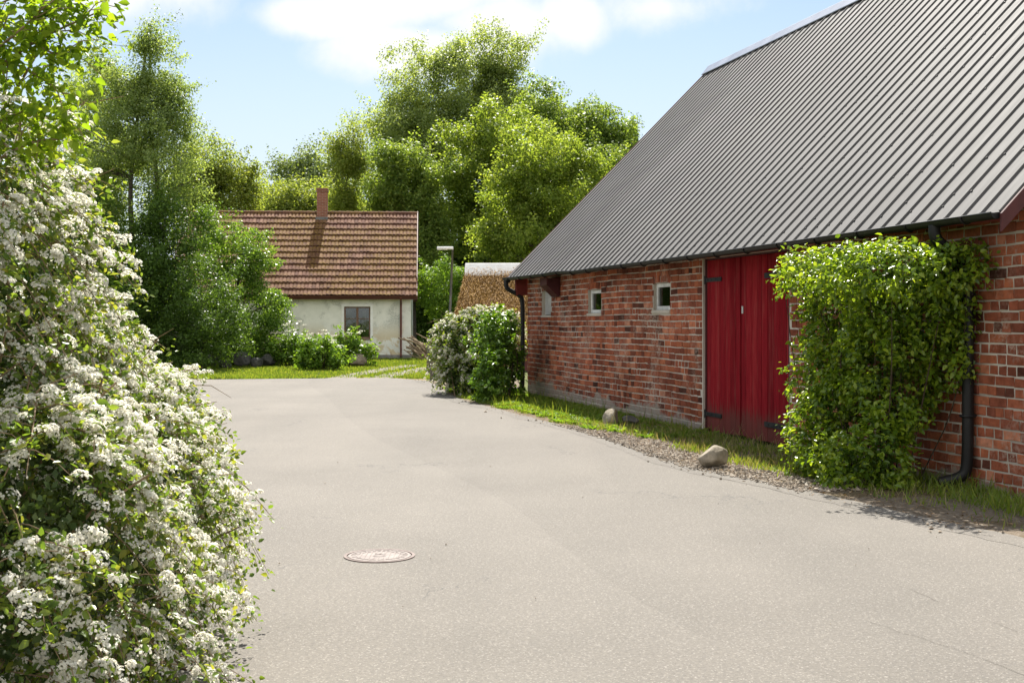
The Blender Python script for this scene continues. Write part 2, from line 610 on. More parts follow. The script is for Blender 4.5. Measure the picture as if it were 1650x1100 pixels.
MT["lamp_head"] = speckled("pale lamp shell", (.6, .6, .58), (.75, .75, .73), 5, .4, .4)
MT["rock"] = speckled("pale granite", (.20, .17, .125), (.36, .31, .24), 7, .85, .2, 0, 22, .8, .02)
MT["rock_grey"] = speckled("grey granite", (.055, .055, .05), (.135, .13, .12), 5, .85, .2, 0, 16, .8, .03)
MT["gravel"] = speckled("gravel stone", (.16, .13, .11), (.36, .31, .27), 30, .85, .2)
MT["post"] = speckled("weathered post", (.07, .06, .05), (.17, .15, .125), 14, .9, .1, 0, 30, .7, .01)
MT["log"] = speckled("cut branch wood", (.16, .11, .07), (.36, .28, .19), 10, .9, .1, 0, 30, .7, .01)
MT["iron_lid"] = speckled("rusted cast iron", (.19, .155, .14), (.26, .225, .205), 14, .75, .3, 0, 60, .5, .004)
MT["iron_lid_dark"] = speckled("dark cast iron", (.12, .085, .075), (.18, .14, .125), 14, .7, .3, .2)
MT["track"] = speckled("gravel track", (.15, .135, .108), (.24, .22, .18), 3, .95, .1, 0, 60, .6, .01)
MT["straw_soil"] = speckled("dry verge litter", (.20, .15, .08), (.34, .27, .16), 9, .95, .1, 0, 40, .8, .02)


# ------------------------------------------------------------------ camera, light, sky
cam = bpy.data.cameras.new("Camera")
co = bpy.data.objects.new("Camera", cam)
COL.objects.link(co)
co.location = (0, 0, EYE)
co.rotation_euler = (PI / 2, 0, 0)
cam.sensor_width = 36
cam.lens = F / 1650 * 36
cam.shift_y = -33 / 1650
cam.clip_end = 3000
cam.clip_start = .05
SC.camera = co

SUNV = Vector((.0, 3.1, 3.85)).normalized()
sun = bpy.data.lights.new("sun", "SUN")
sun.energy = 5.0
sun.angle = math.radians(.5)
sun.color = (1.0, .955, .87)
so = bpy.data.objects.new("sun", sun)
COL.objects.link(so)
so.rotation_euler = (-SUNV).to_track_quat("-Z", "Y").to_euler()

w = bpy.data.worlds.new("World")
SC.world = w
w.use_nodes = True
nt = w.node_tree
nt.nodes.clear()
wo = nt.nodes.new("ShaderNodeOutputWorld")
bg = N(nt, "ShaderNodeBackground", i_Strength=.055)
sky = N(nt, "ShaderNodeTexSky", sky_type="NISHITA", sun_disc=False)
sky.sun_elevation = math.asin(SUNV.z)
sky.sun_rotation = math.atan2(SUNV.x, SUNV.y)
sky.air_density = 1.0
sky.dust_density = 1.2
sky.ozone_density = 1.2
tc = N(nt, "ShaderNodeTexCoord")
d = tc.outputs["Generated"]
sep = N(nt, "ShaderNodeSeparateXYZ")
L(nt, d, sep.inputs[0])
az = math_(nt, "ARCTAN2", sep.outputs[0], sep.outputs[1])
el = math_(nt, "ARCSINE", sep.outputs[2])
fb = noise(nt, 9, 7, .58, d, .25)
fb2 = noise(nt, 28, 5, .6, d)
edge = math_(nt, "ADD", math_(nt, "MULTIPLY", fb.outputs[0], .75), math_(nt, "MULTIPLY", fb2.outputs[0], .25))


def blob(ca, ce, ra, re):
    dx = math_(nt, "DIVIDE", math_(nt, "SUBTRACT", az, ca), ra)
    dy = math_(nt, "DIVIDE", math_(nt, "SUBTRACT", el, ce), re)
    s = math_(nt, "ADD", math_(nt, "MULTIPLY", dx, dx), math_(nt, "MULTIPLY", dy, dy))
    return math_(nt, "SUBTRACT", 1.0, math_(nt, "SQRT", s))


cl = None
for b in ((-.085, .268, .135, .052), (-.155, .238, .075, .020), (-.01, .232, .075, .032), (-.30, .262, .11, .05), (.045, .238, .04, .026), (-.06, .215, .10, .026), (.50, .34, .2, .06), (-.8, .4, .25, .1), (.9, .3, .3, .08)):
    x = blob(*b)
    cl = x if cl is None else math_(nt, "MAXIMUM", cl, x)
wisp = math_(nt, "MULTIPLY", blob(.12, .245, .07, .02), .55)
cl = math_(nt, "MAXIMUM", cl, wisp)
mask = smooth(nt, math_(nt, "ADD", cl, math_(nt, "MULTIPLY", math_(nt, "SUBTRACT", edge, .5), 2.0)), -.12, .62)
haze = math_(nt, "SUBTRACT", 1.0, smooth(nt, el, .03, .33))
hz = mixc(nt, math_(nt, "MULTIPLY", haze, .88), mixc(nt, 1.0, sky.outputs[0], (.86, .95, 1.0), "MULTIPLY"), (6.9, 7.6, 8.2))
hz = mixc(nt, 1.0, hz, (.98, 1.0, 1.02), "MULTIPLY")
# unseen brighter clouds added behind the camera as fill light for shaded sides
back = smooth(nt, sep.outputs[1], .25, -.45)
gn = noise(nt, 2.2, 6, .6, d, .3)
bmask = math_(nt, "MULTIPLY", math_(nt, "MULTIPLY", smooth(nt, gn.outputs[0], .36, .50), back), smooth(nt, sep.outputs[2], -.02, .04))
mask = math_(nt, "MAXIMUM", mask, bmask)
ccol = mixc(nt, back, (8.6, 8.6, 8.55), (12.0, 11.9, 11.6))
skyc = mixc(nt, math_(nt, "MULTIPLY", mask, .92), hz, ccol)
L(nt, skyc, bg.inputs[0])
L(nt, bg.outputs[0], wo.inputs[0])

SC.view_settings.view_transform = "Standard"
SC.view_settings.look = "None"
SC.view_settings.exposure = 1.2
SC.view_settings.gamma = 1
SC.cycles.max_bounces = 6
SC.cycles.diffuse_bounces = 3
SC.cycles.glossy_bounces = 2
SC.cycles.transmission_bounces = 3
SC.cycles.transparent_max_bounces = 6
SC.cycles.use_denoising = True
SC.cycles.caustics_reflective = False
SC.cycles.caustics_refractive = False

# ------------------------------------------------------------------ ground, road
b = MB()
n = 24
R = 1500
b.v.append((0, 0, -.02))
for k in range(n):
    b.v.append((R * math.cos(2 * PI * k / n), R * math.sin(2 * PI * k / n), -.02))
for k in range(n):
    b.f.append((0, 1 + k, 1 + (k + 1) % n))
o = b.build("ground", MT["ground"])
o["kind"] = "structure"

edge_px = [(1640, 862), (1560, 848), (1500, 836), (1400, 812), (1300, 789), (1200, 768), (1100, 750), (1000, 710), (900, 683), (840, 668), (790, 655), (748, 646), (722, 634), (704, 620), (685, 612.5)]
right_edge = [(6.2, -9), (5.35, 4.0)] + [gp(*p) for p in edge_px]
far_edge = [gp(640, 609.5), gp(560, 609), gp(495, 609.6), gp(450, 610), gp(345, 611), (-12, 34.8), (-30, 35.5), (-60, 38)]
left_edge = [(-60, 27), (-30, 26), (-14, 23), (-8, 18), (-5, 13), (-3.6, 9.5), (-2.3, 6.5), (-1.9, 3), (-2.2, -9)]


def smoothline(pts, it=2):
    for _ in range(it):
        out = [pts[0]]
        for a, c in zip(pts[:-1], pts[1:]):
            out.append(tuple(.75 * np.array(a) + .25 * np.array(c)))
            out.append(tuple(.25 * np.array(a) + .75 * np.array(c)))
        out.append(pts[-1])
        pts = out
    return pts


def ragged(pts, step=.08, amp=.035, seed=0):
    out = []
    acc = 0
    for a, c in zip(pts[:-1], pts[1:]):
        a, c = np.array(a), np.array(c)
        ln = np.linalg.norm(c - a)
        k = max(1, int(ln / step))
        nrm = np.array((-(c - a)[1], (c - a)[0])) / (ln + 1e-9)
        for i in range(k):
            p = a + (c - a) * i / k
            off = amp * (mnoise.noise((p[0] * 1.3, p[1] * 1.3, seed)) + .6 * mnoise.noise((p[0] * 6, p[1] * 6, seed)))
            out.append(tuple(p + nrm * off))
    out.append(pts[-1])
    return out


RE = smoothline(right_edge, 2)
road_poly = ragged(RE) + far_edge + left_edge


def flat(name, poly, z, mat, parent=None):
    from mathutils.geometry import tessellate_polygon
    vs = [Vector((p[0], p[1], 0)) for p in poly]
    tris = tessellate_polygon([vs])
    me = bpy.data.meshes.new(name)
    me.from_pydata([(p[0], p[1], z) for p in poly], [], tris)
    me.update()
    bm = bmesh.new()
    bm.from_mesh(me)
    bmesh.ops.recalc_face_normals(bm, faces=bm.faces)
    if sum(f.normal.z for f in bm.faces) < 0:
        bmesh.ops.reverse_faces(bm, faces=bm.faces)
    bm.to_mesh(me)
    bm.free()
    return link(name, me, mat, parent)


def inside_poly(P, poly):
    x, y = P[:, 0], P[:, 1]
    ins = np.zeros(len(P), bool)
    pl = np.array(poly)
    j = len(pl) - 1
    for i in range(len(pl)):
        xi, yi = pl[i]
        xj, yj = pl[j]
        c = ((yi > y) != (yj > y)) & (x < (xj - xi) * (y - yi) / (yj - yi + 1e-12) + xi)
        ins ^= c
        j = i
    return ins



# a newer lane of asphalt laid beside the old, and the worn edge along the verge
def asphalt_variant(name, f):
    m = MT["asphalt"].copy()
    m.name = name
    for nd in m.node_tree.nodes:
        if nd.type == "VALTORGB" and abs(nd.color_ramp.elements[0].color[0] - .140) < .002:
            for e in nd.color_ramp.elements:
                e.color = tuple(c * f for c in e.color[:3]) + (1,)
    return m


seam = [gp(*p) for p in ((500, 622), (530, 641), (548, 664), (590, 698), (650, 728), (730, 765), (800, 800), (860, 838), (905, 878), (985, 940), (1120, 1020))]
seam = ragged(smoothline(seam, 2), .06, .012, 8)
seam = [gp(495, 609.6)] + seam + [(2.6, 3.5), (4.2, -9)]
o = flat("road", seam + ragged(RE) + [gp(640, 609.5), gp(560, 609)], 0.0, asphalt_variant("newer asphalt", .93))
o["kind"] = "structure"
ro = flat("road", seam + left_edge[::-1] + far_edge[3:][::-1], 0.0, MT["asphalt"])
ro["kind"] = "structure"
REn = [p for p in RE if p[1] > 4]
inn = ragged([(p[0] - .26, p[1] - .12) for p in REn], .07, .07, 12)
o = flat("road_edge", ragged([(p[0] - .02, p[1] - .01) for p in REn], .08, .03, 14) + inn[::-1], .002, asphalt_variant("worn asphalt edge", .86))
o["kind"] = "structure"

MT["crack"] = speckled("open crack", (.035, .032, .028), (.07, .063, .056), 20, .95, .1)
for line in (((1405, 1002), (1432, 1010), (1452, 1019), (1478, 1024), (1520, 1040), (1548, 1048), (1592, 1064), (1650, 1088)), ((1468, 948), (1490, 958), (1512, 970)), ((1600, 1002), (1640, 1018)),
             ((1010, 708), (1070, 738), (1120, 762), (1190, 776), (1260, 792))):
    pts = ragged([gp(*p) for p in line], .05, .018, line[0][0])
    l_, r2 = [], []
    for i, p in enumerate(pts):
        a = np.array(pts[max(i - 1, 0)]); q = np.array(pts[min(i + 1, len(pts) - 1)])
        t = (q - a) / (np.linalg.norm(q - a) + 1e-9)
        nn = np.array((-t[1], t[0]))
        ww = max(.0006, .0010 + .0022 * mnoise.noise((p[0] * 5, p[1] * 5, 2)))
        l_.append(tuple(np.array(p) + nn * ww)); r2.append(tuple(np.array(p) - nn * ww))
    o = flat("road_crack", l_ + r2[::-1], .0035, MT["crack"])
    o["kind"] = "structure"

# ------------------------------------------------------------------ BARN
C0 = np.array((.315, 27.3))
TV = np.array((.2553, -.9669))
NV = np.array((-.9669, -.2553))
BANG = math.atan2(TV[1], TV[0])


def barn_s(u):
    Y = 7.522 / ((u - 825) / F + .264)
    return (27.3 - Y) / .9669


def wpt(s, dd, z):
    p = C0 + TV * s + NV * dd
    return np.array((p[0], p[1], z))


barn = empty("barn", (C0[0], C0[1], 0), BANG)
tag(barn, "long red brick barn with steep dark ribbed metal roof", "barn")
SLEN = 16.86
EZ, EY = 2.55, -.42      # eave height and overhang
RZ, RY = 7.36, 4.37      # ridge
DEPTH = 2 * RY


def sag(s):
    t = max(0, min(1, s / 17))
    return -.035 * math.sin(PI * t) + .018 * math.exp(-((s - 3.9) / .5) ** 2) - .012 * math.exp(-((s - 5.2) / .8) ** 2)


holes = [(1.22, 1.92, 1.72, 2.23), (4.33, 5.08, 1.74, 2.17), (7.65, 8.36, 1.77, 2.20), (9.62, 12.28, -.2, 2.50)]
WT = 2.86
# mortar body of the front wall with its openings
ss = sorted({.12, SLEN, *[h[0] for h in holes], *[h[1] for h in holes]})
zs = sorted({-.1, WT, *[h[2] for h in holes if h[2] > 0], *[h[3] for h in holes]})
b = MB()
for i in range(len(ss) - 1):
    for j in range(len(zs) - 1):
        cs, cz = (ss[i] + ss[i + 1]) / 2, (zs[j] + zs[j + 1]) / 2
        if any(h[0] < cs < h[1] and h[2] < cz < h[3] for h in holes):
            continue
        for yy in (0, .32):
            b.quad((ss[i], yy, zs[j]), (ss[i + 1], yy, zs[j]), (ss[i + 1], yy, zs[j + 1]), (ss[i], yy, zs[j + 1]))
for h in holes:
    z0 = max(h[2], -.1)
    b.quad((h[0], 0, z0), (h[0], .32, z0), (h[0], .32, h[3]), (h[0], 0, h[3]))
    b.quad((h[1], 0, z0), (h[1], .32, z0), (h[1], .32, h[3]), (h[1], 0, h[3]))
    b.quad((h[0], 0, h[3]), (h[1], 0, h[3]), (h[1], .32, h[3]), (h[0], .32, h[3]))
    b.quad((h[0], 0, z0), (h[1], 0, z0), (h[1], .32, z0), (h[0], .32, z0))
wall = b.build("wall", MT["mortar"], barn)
# the bricks, each a small block standing a few millimetres proud of the joints
b = MB()
CH = .1


def brick(s0, s1, z0, z1, rot=None):
    if s1 - s0 < .035 or z1 - z0 < .03:
        return
    prot = -.007 - abs(random.gauss(0, .004))
    j = lambda a: random.gauss(0, a)
    bv = .007
    n = len(b.v)
    o_ = [(s0 + j(.005), z0 + j(.004)), (s1 + j(.005), z0 + j(.004)), (s1 + j(.005), z1 + j(.004)), (s0 + j(.005), z1 + j(.004))]
    i_ = [(s0 + bv + j(.002), z0 + bv + j(.002)), (s1 - bv + j(.002), z0 + bv + j(.002)), (s1 - bv + j(.002), z1 - bv + j(.002)), (s0 + bv + j(.002), z1 - bv + j(.002))]
    if rot is not None:
        cx, cz, an = rot
        ca, sa = math.cos(an), math.sin(an)
        f_ = lambda p: (cx + (p[0] - cx) * ca - (p[1] - cz) * sa, cz + (p[0] - cx) * sa + (p[1] - cz) * ca)
        o_, i_ = [f_(p) for p in o_], [f_(p) for p in i_]

    def wz(s, z):
        return z + .008 * math.sin(s * .9 + z * 1.3) + .004 * math.sin(s * 2.3 + z * 3.1) * (1 if rot is None else 0)
    def wd(s, z):
        return prot + .004 * math.sin(s * 3 + z * 7) 
    b.v += [(p[0], .004, wz(*p)) for p in o_] + [(p[0], wd(*p) + .004 if prot < 0 else .002, wz(*p)) for p in o_] + [(p[0], wd(*p), wz(*p)) for p in i_]
    for k in range(4):
        m_ = (k + 1) % 4
        b.f.append((n + k, n + m_, n + 4 + m_, n + 4 + k))
        b.f.append((n + 4 + k, n + 4 + m_, n + 8 + m_, n + 8 + k))
    b.f.append((n + 8, n + 9, n + 10, n + 11))


bh = [(h[0] - (.0 if i < 3 else .03), h[1] + (.0 if i < 3 else .02), h[2], h[3] + (.12 if i < 3 else .0)) for i, h in enumerate(holes)]
for c in range(28):
    z0 = .0 + c * CH
    strch = c % 2 == 0
    s = .12
    if not strch:
        s = .12
    first = True
    while s < SLEN - .03:
        mixed = random.random() < (.22 if s < 9 else .05)
        wdt = (.262 if strch != mixed else .131)
        if first and not strch:
            wdt = .131
        elif not strch and abs(s - .251) < .02:
            wdt = .066
        first = False
        wdt *= random.uniform(.95, 1.06)
        e = min(s + wdt, SLEN)
        mg = random.uniform(.0065, .0105)
        segs = [(s + mg, e - mg)]
        zc = z0 + CH / 2
        for h in bh:
            if h[2] < zc + .02 and zc - .02 < h[3]:
                new = []
                for (a, q) in segs:
                    if q <= h[0] or a >= h[1]:
                        new.append((a, q))
                    else:
                        if a < h[0] - .03:
                            new.append((a, h[0] - .004))
                        if q > h[1] + .03:
                            new.append((h[1] + .004, q))
                segs = new
        for (a, q) in segs:
            brick(a, q, z0 + .0085, z0 + CH - .0085)
        s = e
for h in holes[:3]:      # flat arches of standing bricks
    k = int((h[1] - h[0]) / .075)
    cx = (h[0] + h[1]) / 2
    for i in range(k):
        t = (i + .5) / k - .5
        sx = cx + t * (h[1] - h[0])
        rise = .035 * (1 - 4 * t * t)
        brick(sx - .032, sx + .032, h[3] + .004 + rise * .6 - .01, h[3] + .115 + rise * .4, (sx, h[3], -t * .5))
bricks = b.build("brickwork", MT["brick"], wall)

# gables and back wall
for s0 in (.125, SLEN - .301):
    b = MB()
    pr = [(.004, -.1), (DEPTH - .03, -.1), (DEPTH - .03, WT), (RY, RZ - .12), (.004, WT - .002)]
    b.prism(pr, s0, s0 + .295)
    b.build("wall", MT["brick_tex"], barn)
b = MB()
b.box(.13, SLEN - .01, DEPTH - .025, DEPTH + .2, -.1, WT)
b.build("wall", MT["brick_tex"], barn)
b = MB()
b.quad((.2, .6, -.01), (SLEN - .2, .6, -.01), (SLEN - .2, DEPTH - .1, -.01), (.2, DEPTH - .1, -.01))
b.build("barn_floor", MT["dark_inside"], barn)

# roof: ribbed sheet, both slopes
prof = []
PITCH = .267
S0, S1 = -.04, 17.0
k = int((S1 - S0) / PITCH)
PITCH = (S1 - S0) / k
for i in range(k):
    a = S0 + i * PITCH
    prof += [(a, 0.0), (a + PITCH * .40, .0), (a + PITCH * .86, .0), (a + PITCH * .875, .021), (a + PITCH * .935, .021), (a + PITCH * .95, 0.0)]
prof.append((S1, 0.0))
NS = 10
nrm = np.array((-math.sqrt(.5), math.sqrt(.5)))
for side in (0, 1):
    vs, fs = [], []
    for r in range(NS + 1):
        t = r / NS
        for (s, h) in prof:
            wv = .009 * mnoise.noise((s * .8, t * 6, 3))
            y = EY + (RY - EY) * t - h * .707
            z = EZ + (RZ - EZ) * t + h * .707 + sag(s) * (1 - t) + .02 * math.sin(PI * s / 17 * 2) * t + wv
            if side:
                y = 2 * RY - y
            vs.append((s, y, z))
    m_ = len(prof)
    for r in range(NS):
        for i in range(m_ - 1):
            q = (r * m_ + i, r * m_ + i + 1, (r + 1) * m_ + i + 1, (r + 1) * m_ + i)
            fs.append(q if not side else q[::-1])
    me = bpy.data.meshes.new("roof")
    me.from_pydata(vs, [], fs)
    me.update()
    rf = link("roof", me, MT["sheet"], barn)
    if side == 0:
        roof = rf
# under-roof boarding
b = MB()
for sd in (0, 1):
    f_ = (lambda y: y) if not sd else (lambda y: 2 * RY - y)
    b.prism([(f_(EY + .03), EZ - .02), (f_(RY), RZ - .05), (f_(RY), RZ - .09), (f_(EY + .03), EZ - .075)], S0 + .02, S1 - .03)
b.build("roof_boards", MT["redwood"], barn)
# ridge cap
b = MB()
b.prism([(RY - .20, RZ - .125), (RY - .03, RZ + .085), (RY + .03, RZ + .085), (RY + .20, RZ - .125), (RY + .19, RZ - .145), (RY, RZ + .03), (RY - .19, RZ - .145)], S0 - .02, S1 + .02)
b.build("ridge_cap", MT["ridge"], roof, .01)
# screws
b = MB()
for r in range(1, NS * 4):
    t = (r + .2) / (NS * 4)
    if r % 4 != 1 and r > 2:
        continue
    for i in range(k):
        s = S0 + (i + .99) * PITCH + .012
        if s > S1 - .05 or random.random() < .55:
            continue
        y = EY + (RY - EY) * t
        z = EZ + (RZ - EZ) * t + sag(s) * (1 - t) + .02 * math.sin(PI * s / 17 * 2) * t
        M_ = Matrix.Translation((s, y, z)) @ Matrix.Rotation(math.radians(45), 4, "X")
        b.box(-.007, .007, -.007, .007, -.004, .012, M_)
sv, sf = b.v, b.f
bm = bmesh.new()
bm.from_mesh(roof.data)
k0 = len(bm.faces)
bvs = [bm.verts.new(p) for p in sv]
for q in sf:
    bm.faces.new([bvs[i] for i in q]).material_index = 1
bm.to_mesh(roof.data)
bm.free()
roof.data.materials.append(MT["iron"])
# barge boards
for s0 in (S0 - .035, S1 + .004):
    b = MB()
    b.prism([(EY - .03, EZ - .02), (RY, RZ + .03), (2 * RY - EY + .03, EZ - .02), (2 * RY - EY + .03, EZ - .30), (RY, RZ - .28), (EY - .03, EZ - .30 + .12), (EY - .03, EZ - .15)], s0, s0 + .03)
    b.build("barge_board", MT["barge"], roof, .004)
# boxed eave end at the far corner and the beam over the wall
b = MB()
b.box(-.02, .10, -.26, .02, 2.16, 2.60)
b.build("eave_box", MT["redwood"], barn, .006)
b = MB()
b.box(9.55, 12.75, -.06, .03, 2.505, 2.70)
b.build("lintel", MT["redwood"], barn, .006)

# gutter
b = MB()
seg = 40
prev = None
arc = [PI + PI * i / 8 for i in range(9)]
for outer in (.056, .051):
    rows = []
    for i in range(seg + 1):
        s = -.10 + (S1 - .02 + .10) * i / seg
        cy, cz = EY - .045, EZ - .012 + sag(s)
        n0 = len(b.v)
        for a in arc:
            b.v.append((s, cy + outer * math.cos(a), cz + outer * math.sin(a)))
        rows.append(n0)
    for i in range(seg):
        for q in range(8):
            b.f.append((rows[i] + q, rows[i] + q + 1, rows[i + 1] + q + 1, rows[i + 1] + q))
for yy in (-.056, .056):
    b.tube([(-.10 + (S1 + .08) * i / seg, EY - .045 + yy, EZ - .012 + sag(-.10 + (S1 + .08) * i / seg)) for i in range(seg + 1)], .009, 6)
for s in (-.10, S1 - .02):
    b.poly([(s, EY - .045 +   .054 * math.cos(a), EZ - .012 + sag(s) + .054 * math.sin(a)) for a in arc])
gut = b.build("gutter", MT["gutter"], barn, 0, True)
for i in range(19):
    s = .35 + i * .9
    b = MB()
    cz = EZ - .012 + sag(s)
    b.tube([(s, EY - .045 +   .062 * math.cos(a), cz + .062 * math.sin(a)) for a in arc], .011, 5)
    b.build("bracket", MT["gutter"], gut)


def pipe(pts, name="downpipe", r=.05):
    b = MB()
    pp = smoothline([tuple(p) for p in pts], 3)
    b.tube(pp, r, 12)
    p_ = b.build(name, MT["gutter"], barn, 0, True)
    return p_


dp = pipe([(.02, -.465, 2.50), (.02, -.465, 2.36), (.02, -.44, 2.30), (.06, -.16, 2.16), (.06, -.10, 2.06), (.06, -.10, 1.2), (.06, -.10, .22), (.05, -.12, .12), (-.02, -.30, .05)])
dp2 = pipe([(16.06, -.465, 2.50), (16.06, -.465, 2.40), (16.07, -.42, 2.33), (16.05, -.14, 2.16), (16.04, -.09, 2.06), (16.04, -.09, 1.2), (16.04, -.09, .25), (16.02, -.12, .12), (15.92, -.32, .06)], r=.055)
for par, s_, hs in ((dp, .06, (1.75, .5)), (dp2, 16.04, (1.85, .7))):
    for z in hs:
        b = MB()
        rr_ = .064
        b.tube([(s_ + rr_ * math.cos(a), -.095 + rr_ * math.sin(a), z) for a in [2 * PI * i / 12 for i in range(13)]], .012, 5)
        b.box(s_ - .012, s_ + .012, -.04, .0, z - .012, z + .012)
        b.build("pipe_clip", MT["iron"], par)

# windows
for i, h in enumerate(holes[:3]):
    if i == 0:
        b = MB()
        rec = .07
        pts = []
        for q in range(9):
            t = q / 8
            pts.append((h[0] + t * (h[1] - h[0]), h[3] - .01 + .05 * math.sin(PI * t)))
        b.prism([(h[0] + .01, h[2])] * 0 + [(0, 0)] * 0 or [(rec, h[2] + .01), (rec, h[3] + .03), (rec + .05, h[3] + .03), (rec + .05, h[2] + .01)], h[0] + .005, h[1] - .005)
        wv = b.build("window", MT["blind"], barn, .006)
        wv["label"] = "window opening filled with whitewashed masonry"
        b = MB()
        b.box(h[0] - .02, h[1] + .02, -.02, .068, h[2] - .045, h[2] - .003)
        b.build("sill", MT["mortar"], wv, .006)
        continue
    b = MB()
    y0, y1 = .05, .11
    fw = .065
    b.box(h[0] + .004, h[1] - .004, y0, y1, h[2] + .004, h[2] + fw)
    b.box(h[0] + .004, h[1] - .004, y0, y1, h[3] - fw, h[3] - .004)
    b.box(h[0] + .004, h[0] + fw, y0 + .001, y1 - .001, h[2] + fw, h[3] - fw)
    b.box(h[1] - fw, h[1] - .004, y0 + .001, y1 - .001, h[2] + fw, h[3] - fw)
    wv = b.build("window", MT["white_paint"], barn, .004)
    b = MB()
    b.box(h[0] + fw - .004, h[1] - fw + .004, .078, .083, h[2] + fw - .004, h[3] - fw + .004)
    b.build("pane", MT["glass"], wv)
    b = MB()
    b.box(h[0] - .03, h[1] + .03, -.025, .048, h[2] - .05, h[2] + .002)
    b.build("sill", MT["mortar"], wv, .006)

# tilted hatch board under the eave
b = MB()
b.prism([(-.02, 2.10), (-.05, 2.08), (-.30, 2.32), (-.30, 2.46), (-.02, 2.46)], 2.12, 2.60)
b.build("hatch", MT["barge"], barn, .006)

# doors
for (a, q, nm) in ((9.66, 10.765, 0), (10.80, 12.20, 1)):
    b = MB()
    widths = []
    s = a
    while s < q - .02:
        wd = min(random.uniform(.135, .185), q - s)
        if q - s - wd < .06:
            wd = q - s
        yj = random.uniform(-.003, .003)
        b.box(s + .004, s + wd - .004, .045 + yj, .075 + yj, .035 + random.uniform(-.015, .01), 2.47)
        s += wd
    dr = b.build("door", MT["door"], barn, .004)
    for z in (.26, 2.19):
        b = MB()
        ln = .52 if nm == 0 else .68
        if nm == 0:
            b.box(a - .05, a + ln, .028, .038, z - .03, z + .03)
            b.tube([(a - .03, .03, z - .06), (a - .03, .03, z + .06)], .018, 8)
            sc_ = [a + .06 + .14 * i for i in range(4)]
        else:
            b.box(q - ln, q + .05, .028, .038, z - .035, z + .035)
            b.tube([(q + .03, .03, z - .06), (q + .03, .03, z + .06)], .018, 8)
            sc_ = [q - .08 - .16 * i for i in range(4)]
        for x in sc_:
            b.box(x - .01, x + .01, .02, .03, z - .01, z + .01)
        b.build("hinge", MT["iron"], dr, .003)
    if nm == 1:
        b = MB()
        b.box(a + .04, a + .075, .03, .043, 1.70, 1.80)
        b.build("latch_plate", MT["white_paint"], dr, .003)
b = MB()
b.box(9.60, 9.655, .03, .17, -.05, 2.50)
b.box(12.205, 12.275, .02, .17, -.05, 2.50)
b.box(9.657, 12.203, .05, .17, 2.476, 2.504)
b.build("door_frame", MT["barge"], barn, .004)

# ------------------------------------------------------------------ FARMHOUSE
house = empty("farmhouse", (-4.32, 53, 0), math.radians(4))
tag(house, "small plastered cottage with mossy red tile roof and brick chimney", "house")
HX0 = -10.0
HE, HR, HD = 2.66, 6.55, 4.60     # eave height, ridge height, half depth
b = MB()
win = [(-2.83, -1.72, .86, 2.21), (-8.3, -7.2, .86, 2.21)]
xs = sorted({HX0, 0, *[w_[0] for w_ in win], *[w_[1] for w_ in win]})
zs = [-.1, .86, 2.21, 2.75]
for i in range(len(xs) - 1):
    for j in range(3):
        cx, cz = (xs[i] + xs[i + 1]) / 2, (zs[j] + zs[j + 1]) / 2
        if any(w_[0] < cx < w_[1] and w_[2] < cz < w_[3] for w_ in win):
            continue
        b.quad((xs[i], 0, zs[j]), (xs[i + 1], 0, zs[j]), (xs[i + 1], 0, zs[j + 1]), (xs[i], 0, zs[j + 1]))
for w_ in win:
    x0, x1, z0, z1 = w_
    for p_ in (((x0, z0), (x0, z1)), ((x1, z0), (x1, z1)), ((x0, z0), (x1, z0)), ((x0, z1), (x1, z1))):
        (xa, za), (xb, zb) = p_
        b.quad((xa, 0, za), (xb, 0, zb), (xb, .22, zb), (xa, .22, za))
for x in (HX0, 0):
    b.poly([(x, 0, -.1), (x, 2 * HD, -.1), (x, 2 * HD, 2.75), (x, HD, HR - .1), (x, 0, 2.75)])
b.quad((HX0, 2 * HD, -.1), (0, 2 * HD, -.1), (0, 2 * HD, 2.75), (HX0, 2 * HD, 2.75))
b.build("wall", MT["plaster"], house)
b = MB()
b.box(HX0 - .03, .03, -.035, -.001, -.1, .16)
b.build("plinth", speckled("dark plinth", (.16, .155, .14), (.27, .26, .235), 4, .95, .1), house, .01)
